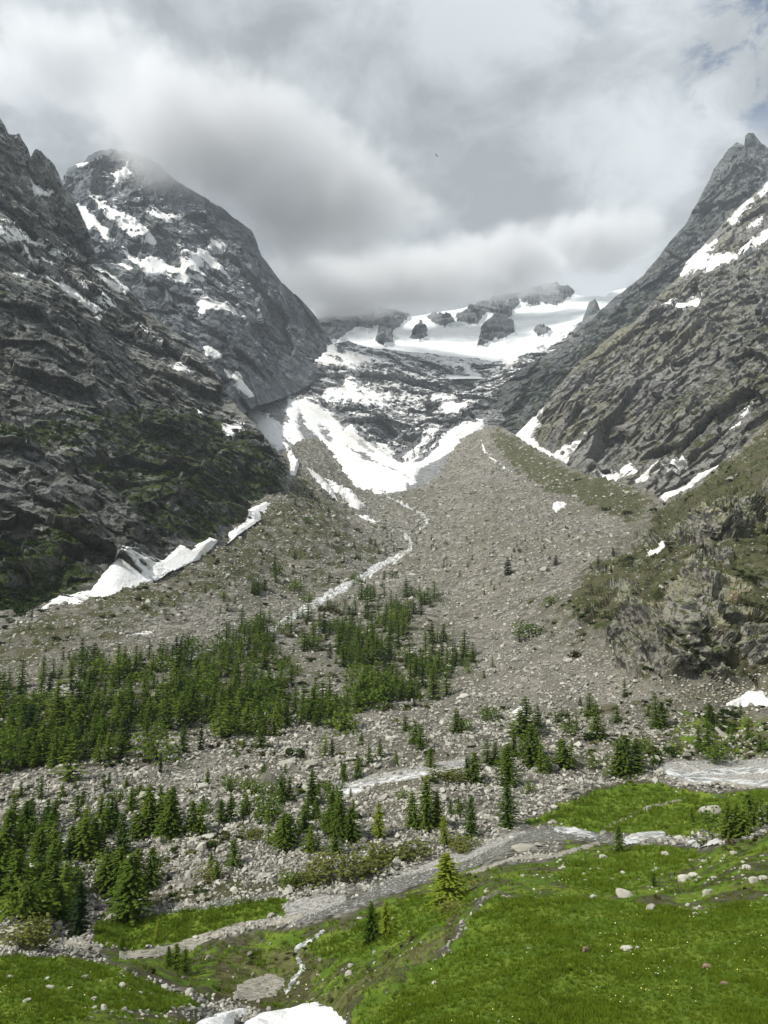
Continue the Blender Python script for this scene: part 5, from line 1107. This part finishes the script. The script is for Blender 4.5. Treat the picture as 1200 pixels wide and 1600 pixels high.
# small pale cobbles on gravel flats and beside the stream
x, y = scatter_px(60000, ylo=1180, yhi=1600)
gd = GR.sample(x, y, gravel); hd = GR.sample(x, y, half) * (1 - GR.sample(x, y, meadow)); Pg = GR.sample(x, y, GR.Pd); dr = GR.sample(x, y, dirt)
c3 = fbm(Pg, 6, 3, 68)
pr = gd * .55 + hd * .09 * smooth(c3, .05, .45) + dr * .10 * smooth(c3, 0, .4)
keep = nrng.rand(len(x)) < pr; x, y, Pg = x[keep], y[keep], Pg[keep]; n = len(x)
size = np.exp(nrng.normal(.75, .4, n)) * Pg[:, 1] / F * 1.2
ck_ = [rock_mesh('cobble_mesh', 800 + i, M_boulder, 1, .7) for i in range(6)]
gn_scatter('cobbles', 'pale cobbles on the gravel flats and stony banks', ck_, Pg, np.stack([nrng.normal(0, .3, n), nrng.normal(0, .3, n), nrng.uniform(0, 6.28, n)], 1), size[:, None] * nrng.uniform(.7, 1.3, (n, 3)), nrng.randint(0, 6, n))
print('cobbles', n, time.time() - T0)

# ---- boulders one can tell apart
boulder_me = [rock_mesh('boulder_mesh', 900 + i, M_boulder, 2, .8) for i in range(8)]
boulder_brown = rock_mesh('brown_boulder_mesh', 950, M_boulder_brown, 2, .9)
scree_big = [rock_mesh('block_mesh', 960 + i, M_scree, 2, .85) for i in range(4)]
def add_boulder(px, py, wpx, hpx, label, group=None, me=None, tilt=.15, name='boulder'):
    p = ground_at(px, py); s = float(p[1]) / F
    o = bpy.data.objects.new(name, me or rnd.choice(boulder_me)); C.objects.link(o)
    o.location = (float(p[0]), float(p[1]), float(p[2]) + hpx * s * .17); o.scale = (wpx * s * 1.15, wpx * s * .95, hpx * s * 1.35)
    o.rotation_euler = (rnd.uniform(-tilt, tilt), rnd.uniform(-tilt, tilt), rnd.uniform(-.6, .6)); o['label'] = label; o['category'] = 'boulder'
    if group: o['group'] = group
    return o
B = [(976, 1402, 27, 17, 'largest pale boulder on the crest of the meadow'), (1016, 1420, 16, 12, 'pale boulder just downhill of the crest boulder'), (1070, 1378, 21, 15, 'rounded grey boulder among small stones on the meadow slope'), (1084, 1368, 16, 9, 'flat boulder leaning beside the rounded grey one'), (1087, 1379, 10, 6, 'small boulder in front of the flat leaning one'),
     (1110, 1274, 34, 24, 'big pale boulder behind the larches on the upper meadow'), (820, 1328, 40, 13, 'long low boulder lying at the stream bend'), (978, 1484, 20, 10, 'white angular stone in the open meadow'), (996, 1482, 7, 6, 'little stone right of the white angular one'),
     (545, 1524, 13, 13, 'cream coloured boulder alone on the brown gully slope'), (1040, 1335, 14, 9, 'pale pointed stone by the stream below the rapids'), (1178, 1380, 17, 14, 'bright boulder on the right side of the stony mound'), (1193, 1376, 14, 9, 'boulder touching the bright one on the mound'), (1104, 1398, 14, 12, 'greyish boulder below the rounded one'),
     (1167, 1360, 15, 13, 'blocky stone higher on the stony mound'), (1175, 1313, 8, 8, 'small boulder on top of the stony mound'), (927, 1402, 12, 10, 'grey boulder left of the crest boulder'), (943, 1342, 13, 8, 'stone near the footpath by the stream'), (1087, 1429, 10, 6, 'stone by a rusty patch on the meadow'), (1075, 1415, 9, 6, 'small pale stone at the dark meadow dip'),
     (318, 1240, 19, 15, 'square yellowish boulder on the pale rubble ridge'), (25, 1283, 9, 16, 'upright white pointed slab on the left rubble ridge'), (325, 1312, 25, 10, 'flat pale boulder at the edge of the river arm'), (162, 1577, 11, 13, 'whitish upright stone on the left knoll'), (191, 1541, 11, 11, 'two toned stone high on the left knoll'),
     (50, 1485, 11, 8, 'white stone under the trees at the left knoll'), (15, 1528, 12, 7, 'pale stone at the left edge of the knoll'), (78, 1542, 13, 8, 'long stone in the grass of the left knoll'), (42, 1564, 12, 7, 'grey stone lower on the left knoll'), (132, 1530, 11, 9, 'stone above the bare patch of the left knoll'),
     (679, 1534, 10, 5, 'flat white stone in the grass near the gully edge'), (638, 1571, 8, 4, 'small white stone near the bottom of the meadow'), (787, 1404, 9, 5, 'white stone at the upper rim of the meadow'), (760, 1392, 8, 5, 'stone beside the path over the gully rim'), (725, 1097, 18, 12, 'smooth pale boulder on the middle moraine'), (820, 1070, 13, 9, 'pale block high on the middle moraine'), (812, 1080, 12, 9, 'pale block beside its twin on the middle moraine'),
     (609, 1166, 16, 11, 'round pale boulder by the small larches'), (580, 990, 14, 9, 'pale slab among larches in the upper wood'), (560, 1290, 10, 7, 'pale stone in the rubble between larches'), (1130, 1225, 8, 5, 'stone on the bank of the braided river')]
for b in B: add_boulder(*b)
for (px, py, ww, hh, l) in [(915, 1489, 12, 12, 'round brown boulder alone in the meadow'), (1105, 1512, 15, 12, 'larger reddish brown boulder in the open meadow'), (1132, 1537, 14, 8, 'low broken brown rock in the meadow')]:
    add_boulder(px, py, ww, hh, l, me=boulder_brown)
for (x0, y0, sx, sy, n, l, g, w0) in [(900, 1362, 60, 16, 34, 'small pale stone strewn on the grass below the stream', 'stones on the grass below the stream', 6),
                                      (1130, 1360, 55, 26, 46, 'small pale stone on the stony meadow mound', 'stones on the stony meadow mound', 6),
                                      (1030, 1375, 30, 14, 16, 'small stone in the cluster near the rounded grey boulder', 'stones near the rounded grey boulder', 6),
                                      (150, 1560, 110, 26, 36, 'small stone half sunk in the left knoll', 'stones on the left knoll', 6),
                                      (640, 1450, 60, 40, 26, 'small stone on the near slope by the larch pair', 'stones on the near slope', 5),
                                      (900, 1500, 240, 60, 24, 'tiny pale stone lying in the open meadow', 'tiny stones in the open meadow', 4)]:
    for _ in range(n):
        px = x0 + nrng.normal() * sx * .75; py = y0 + nrng.normal() * sy * .75
        if px < -10 or px > 1215 or py > 1605: continue
        wp = w0 * .72 * math.exp(nrng.normal() * .5)
        add_boulder(px, py, wp, wp * nrng.uniform(.45, .8), l, g)
for g_, w_ in [('stones on the grass below the stream', 'small stone on the grass below the stream'), ('stones on the stony meadow mound', 'small stone on the stony meadow mound'), ('stones near the rounded grey boulder', 'small stone around the rounded grey boulder'),
               ('stones on the left knoll', 'small stone in the grass of the left knoll'), ('stones on the near slope', 'small stone on the slope by the larch pair'), ('tiny stones in the open meadow', 'tiny stone in the open near meadow')]:
    number_group(g_, w_)
print('boulders', time.time() - T0)

# ---- shrubs, tufts, flowers
shr = [raw_mesh('heath_mesh', *bush(600 + i, 60, .17, .55, 4), M_heath) for i in range(3)] + [raw_mesh('alder_mesh', *bush(620 + i, 60, .17, .6, 4), M_alder) for i in range(3)] + [raw_mesh('willow_low_mesh', *bush(640 + i, 70, .15, .7, 4), M_willow) for i in range(2)]
x, y = scatter_px(52000, ylo=740, yhi=1580)
od = GR.sample(x, y, olive); Pg = GR.sample(x, y, GR.Pd); hl_ = GR.sample(x, y, hill); cg = GR.sample(x, y, crag)
c4 = fbm(Pg, 14, 4, 71); c5 = fbm(Pg, 55, 3, 74)
wood_in = smooth(sdf(x, y, WOOD), -12, 6); hf_ = GR.sample(x, y, half); md_ = GR.sample(x, y, meadow); gr_ = GR.sample(x, y, gravel)
low = ((y > 1110) & (y < 1390)).astype(float) * (1 - md_) * (1 - gr_) * (1 - waterm[0] * 0)
pr = (od * .35 * smooth(c4 + .5 * c5, .0, .45) + wood_in * .30 * smooth(c4, -.1, .35) + low * .34 * smooth(c4 + c5 * .5, .08, .42)) * (1 - .6 * cg) * (1 - gr_) + hf_ * (1 - md_) * (1 - gr_) * .30 * smooth(c4, .1, .4) * (y > 1330)
pr *= np.where((y < 800) & (x > 760) & (x < 1010), .25, 1)
keep = (nrng.rand(len(x)) < pr) & ~on_buttress(x, y)
x, y, Pg, c5, wd_ = x[keep], y[keep], Pg[keep], c5[keep], wood_in[keep]; n = len(x)
size = np.exp(nrng.normal(1.75, .35, n)) * Pg[:, 1] / F * (1 + .25 * smooth(y, 1100, 1350)) * 1.15
k_ = np.where(nrng.rand(n) < .45 + .3 * np.sign(c5), nrng.randint(3, 6, n), nrng.randint(0, 3, n)); k_ = np.where((nrng.rand(n) < .22) & (y > 1000), nrng.randint(6, 8, n), k_)
gn_scatter('low_shrubs', 'low heath, alder and willow scrub between the stones', shr, Pg, np.stack([np.zeros(n), np.zeros(n), nrng.uniform(0, 6.28, n)], 1), size[:, None] * np.stack([nrng.uniform(1, 1.6, n), nrng.uniform(1, 1.6, n), nrng.uniform(.6, 1.1, n)], 1), k_)
print('shrubs', n)
# shrubs on the buttress
x = nrng.uniform(-20, 450, 16000); y = nrng.uniform(630, 985, 16000)
ok = (y > np.interp(x, L1.cx, L1.T) + 4) & (y < np.interp(x, [0, 100, 180, 330, 450], [985, 940, 912, 848, 755]))
x, y = x[ok], y[ok]; vd = L1.sample(x, y, v1); Pg = L1.sample(x, y, L1.Pd); c6 = fbm(Pg, 45, 4, 81)
keep = nrng.rand(len(x)) < smooth(vd + c6 * .9, .55, 1.0) * .65
x, y, Pg = x[keep], y[keep], Pg[keep]; n = len(x); size = np.exp(nrng.normal(1.55, .35, n)) * Pg[:, 1] / F * 1.2
gn_scatter('cliff_shrubs', 'dark green alder scrub clinging to the dark buttress', shr[3:6], Pg, np.stack([np.zeros(n), np.zeros(n), nrng.uniform(0, 6.28, n)], 1), size[:, None] * nrng.uniform(.8, 1.4, (n, 3)), nrng.randint(0, 3, n))
print('cliff shrubs', n)
# grass tufts
M_grass = leaf_material('grass_blades', (0.086, 0.142, 0.010), (0.152, 0.206, 0.024), .3)
M_flower, _n = new_mat('petals'); finish(_n, _n.mix(_n.n('ShaderNodeObjectInfo').outputs['Random'], (0.75, 0.68, 0.10), (0.80, 0.78, 0.62)), .8)
def tuft(seed):
    q = random.Random(seed); V = []; Fc = []
    for _ in range(9):
        a = q.uniform(0, 6.28); r = q.uniform(0, .35); l = q.uniform(.5, 1.0); b = q.uniform(0, 6.28)
        x0_, y0_ = r * math.cos(a), r * math.sin(a); w_ = .07; i0 = len(V)
        V += [(x0_ - w_ * math.sin(b), y0_ + w_ * math.cos(b), 0), (x0_ + w_ * math.sin(b), y0_ - w_ * math.cos(b), 0), (x0_ + math.cos(a) * .35 * l, y0_ + math.sin(a) * .35 * l, l)]; Fc.append((i0, i0 + 1, i0 + 2))
    return V, Fc
def flower(seed):
    q = random.Random(seed); V = [(0, 0, 1.0)]; Fc = []
    for i in range(6): V.append((.5 * math.cos(i * 1.047), .5 * math.sin(i * 1.047), .9 + q.uniform(-.1, .15)))
    for i in range(6): Fc.append((0, 1 + i, 1 + (i + 1) % 6))
    return V, Fc
x, y = scatter_px(185000, ylo=1225, yhi=1660, xlo=-240, xhi=1440)
gd = GR.sample(x, y, meadow * grass); Pg = GR.sample(x, y, GR.Pd); c7 = fbm(Pg, 2.5, 3, 83)
keep = nrng.rand(len(x)) < gd * (.35 + .6 * smooth(c7, -.2, .4)); x, y, Pg, c7 = x[keep], y[keep], Pg[keep], c7[keep]; n = len(x)
hs_ = np.clip(Pg[:, 1] / F * 5.0, .07, .6) * nrng.uniform(.6, 1.3, n) * (1 + .5 * smooth(c7, .1, .5))
gn_scatter('meadow_grass', 'short bright green grass of the alpine meadows', [raw_mesh('tuft_mesh', *tuft(i), M_grass) for i in range(5)], Pg, np.stack([nrng.normal(0, .15, n), nrng.normal(0, .15, n), nrng.uniform(0, 6.28, n)], 1), np.stack([hs_ * 1.3, hs_ * 1.3, hs_], 1), nrng.randint(0, 5, n))
print('tufts', n)
x, y = scatter_px(9000, ylo=1230, yhi=1640); gd = GR.sample(x, y, meadow * grass); Pg = GR.sample(x, y, GR.Pd); c8 = fbm(Pg, 7, 3, 87)
keep = nrng.rand(len(x)) < gd * smooth(c8, 0, .4) * .28; Pg = Pg[keep]; n = len(Pg)
s_ = Pg[:, 1] / F * nrng.uniform(1.0, 2.0, n)
gn_scatter('wildflowers', 'tiny yellow and white wildflowers in the meadow', [raw_mesh('flower_mesh', *flower(i), M_flower) for i in range(2)], Pg + np.array([0, 0, .08]), np.stack([nrng.normal(0, .3, n), nrng.normal(0, .3, n), nrng.uniform(0, 6.28, n)], 1), np.stack([s_, s_, s_], 1), nrng.randint(0, 2, n))

# ---- rock horn beside the icefield
def horn():
    V = []; Fc = []; K = 26; Nn = 40
    prof = [(0, 1.0), (.3, .86), (.55, .66), (.75, .46), (.9, .22), (1.0, .03)]
    base = at(926, 530, 3000.0); hgt = 3000.0 / F * 70
    for k in range(K + 1):
        t = k / K; r_ = np.interp(t, [p[0] for p in prof], [p[1] for p in prof]) * 3000.0 / F * 21
        for i in range(Nn):
            a = 2 * math.pi * i / Nn; V.append((base[0] + (r_ * math.cos(a)) + 3000 / F * 4 * t, base[1] + r_ * .8 * math.sin(a), base[2] + hgt * t))
    V = np.array(V); nn_ = fbm(V, 60, 6, 93, .55, True, np.diag((1, 1, .4))); c = np.array([base[0], base[1], 0]); d = V - c; d[:, 2] = 0; d /= np.linalg.norm(d, axis=1, keepdims=True) + 1e-6
    V = V + d * (nn_ * 9)[:, None]
    for k in range(K):
        for i in range(Nn):
            a = k * Nn + i; b = k * Nn + (i + 1) % Nn; Fc.append((a, b, b + Nn, a + Nn))
    return mesh_from('rock_pinnacle', V, Fc, M_L2, False, {'veg': np.full(len(V), -.2), 'fleck': np.full(len(V), .2), 'scree': np.zeros(len(V))}, 'structure')
horn()['label'] = 'grey rock horn standing out of the icefield by the dark ridge'

# ---- the bird under the clouds
def bird():
    M_b, n_ = new_mat('dark_feathers'); finish(n_, (0.03, 0.03, 0.032), .8)
    p = at(682, 243, 220.0)
    o = empty('bird', tuple(p), 'tiny dark bird gliding under the grey cloud', 'bird')
    o.rotation_euler = (R(20), R(35), R(30)); o.scale = (1.1, 1.1, 1.1)
    V = []; Fc = []; N_ = 8
    for k, (yy, r_) in enumerate([(-.42, .01), (-.30, .04), (-.1, .085), (.12, .09), (.26, .05), (.32, .055), (.38, .03), (.43, .006)]):
        for i in range(N_): a = 6.283 * i / N_; V.append((r_ * math.cos(a), yy, r_ * math.sin(a)))
    for k in range(7):
        for i in range(N_): a = k * N_ + i; b = k * N_ + (i + 1) % N_; Fc.append((a, b, b + N_, a + N_))
    part('body', raw_mesh('bird_body_mesh', V, Fc, M_b), o)
    for s in (-1, 1):
        V = [(s * .05, .15, .03), (s * .35, .22, .10), (s * .75, .05, .06), (s * .68, -.05, .05), (s * .35, -.08, .08), (s * .05, -.12, .03)]
        V += [(a, b, c - .02) for a, b, c in V]; Fc = [(0, 1, 2, 3, 4, 5), (11, 10, 9, 8, 7, 6)] + [(i, (i + 1) % 6, 6 + (i + 1) % 6, 6 + i) for i in range(6)]
        part('wing', raw_mesh('wing_mesh', V, Fc, M_b), o)
    V = [(-.04, -.35, 0), (.04, -.35, 0), (.11, -.62, 0), (-.11, -.62, 0)]; V += [(a, b, -.015) for a, b, c in V]
    part('tail', raw_mesh('tail_mesh', V, [(0, 1, 2, 3), (7, 6, 5, 4), (0, 1, 5, 4), (1, 2, 6, 5), (2, 3, 7, 6), (3, 0, 4, 7)], M_b), o)
bird()

# ------------------------------------------------------------------ clouds round the summits, and the air
def cloud(name, label, blobs, dens, scale, thr=(.42, .62)):
    """blobs: (px, py, D, rx, ry, rz) ellipsoids in metres, joined into one soft volume"""
    import bmesh
    pts_ = [(at(b[0], b[1], b[2]), b[3:]) for b in blobs]
    lo = np.min([p - np.array(r) for p, r in pts_], 0); hi = np.max([p + np.array(r) for p, r in pts_], 0)
    V = [(x_, y_, z_) for x_ in (lo[0], hi[0]) for y_ in (lo[1], hi[1]) for z_ in (lo[2], hi[2])]
    Fc = [(0, 1, 3, 2), (4, 6, 7, 5), (0, 4, 5, 1), (2, 3, 7, 6), (0, 2, 6, 4), (1, 5, 7, 3)]
    m, nt = new_mat(name + '_vapour')
    pos = nt.n('ShaderNodeTexCoord').outputs['Object']
    tot = None
    for (p, r) in pts_:
        d = nt.n('ShaderNodeVectorMath', {0: pos, 1: tuple(float(v) for v in p)}, operation='SUBTRACT').outputs[0]
        d = nt.n('ShaderNodeVectorMath', {0: d, 1: tuple(float(v) for v in r)}, operation='DIVIDE').outputs[0]
        l = nt.n('ShaderNodeVectorMath', {0: d}, operation='LENGTH').outputs['Value']
        f = nt.ramp(l, .0, 1.0, 1.0, 0.0)
        tot = f if tot is None else nt.math('MAXIMUM', tot, f)
    nz_ = nt.noise(pos, scale * 1.5, 8, .68, .2)
    dd = nt.ramp(nt.math('ADD', tot, nt.math('MULTIPLY', nt.math('SUBTRACT', nz_, .5), 1.9)), thr[0], thr[0] + .75)
    dd = nt.math('MULTIPLY', nt.math('MULTIPLY', dd, nt.ramp(tot, 0.0, .15)), dens)
    vs = nt.n('ShaderNodeVolumePrincipled', {'Density': dd, 'Anisotropy': 0.2, 'Color': (0.90, 0.91, 0.925, 1)})
    nt.n('ShaderNodeOutputMaterial', {'Volume': vs.outputs[0]})
    o = mesh_from(name, V, Fc, m, True)
    o['kind'] = 'stuff'; o['label'] = label
    return o
cloud('cloud', 'grey cloud bank hiding the summit of the rear left peak', [(130, 110, 2500, 700, 400, 170), (360, 225, 2150, 620, 460, 215), (260, 190, 2200, 420, 440, 150), (500, 320, 2300, 560, 460, 250)], .012, .0030, (.12, 0))
cloud('cloud', 'pale cloud lying over the peaks behind the icefield', [(510, 450, 3050, 560, 450, 190), (650, 440, 3050, 640, 450, 205), (790, 412, 3200, 520, 450, 190), (930, 380, 3500, 620, 450, 180)], .014, .0026, (.12, 0))

def haze():
    V = [(x_, y_, z_) for x_ in (-4200, 4200) for y_ in (-400, 6500) for z_ in (-420, 2300)]
    Fc = [(0, 1, 3, 2), (4, 6, 7, 5), (0, 4, 5, 1), (2, 3, 7, 6), (0, 2, 6, 4), (1, 5, 7, 3)]
    m, nt = new_mat('haze_air'); vs = nt.n('ShaderNodeVolumePrincipled', {'Density': HAZE, 'Color': (0.82, 0.90, 1.0, 1)})
    nt.n('ShaderNodeOutputMaterial', {'Volume': vs.outputs[0]})
    o = mesh_from('haze', V, Fc, m, True); o['kind'] = 'stuff'; o['label'] = 'thin pale air in front of the far peaks'
HAZE = 0.000052
haze()
print('done', time.time() - T0)
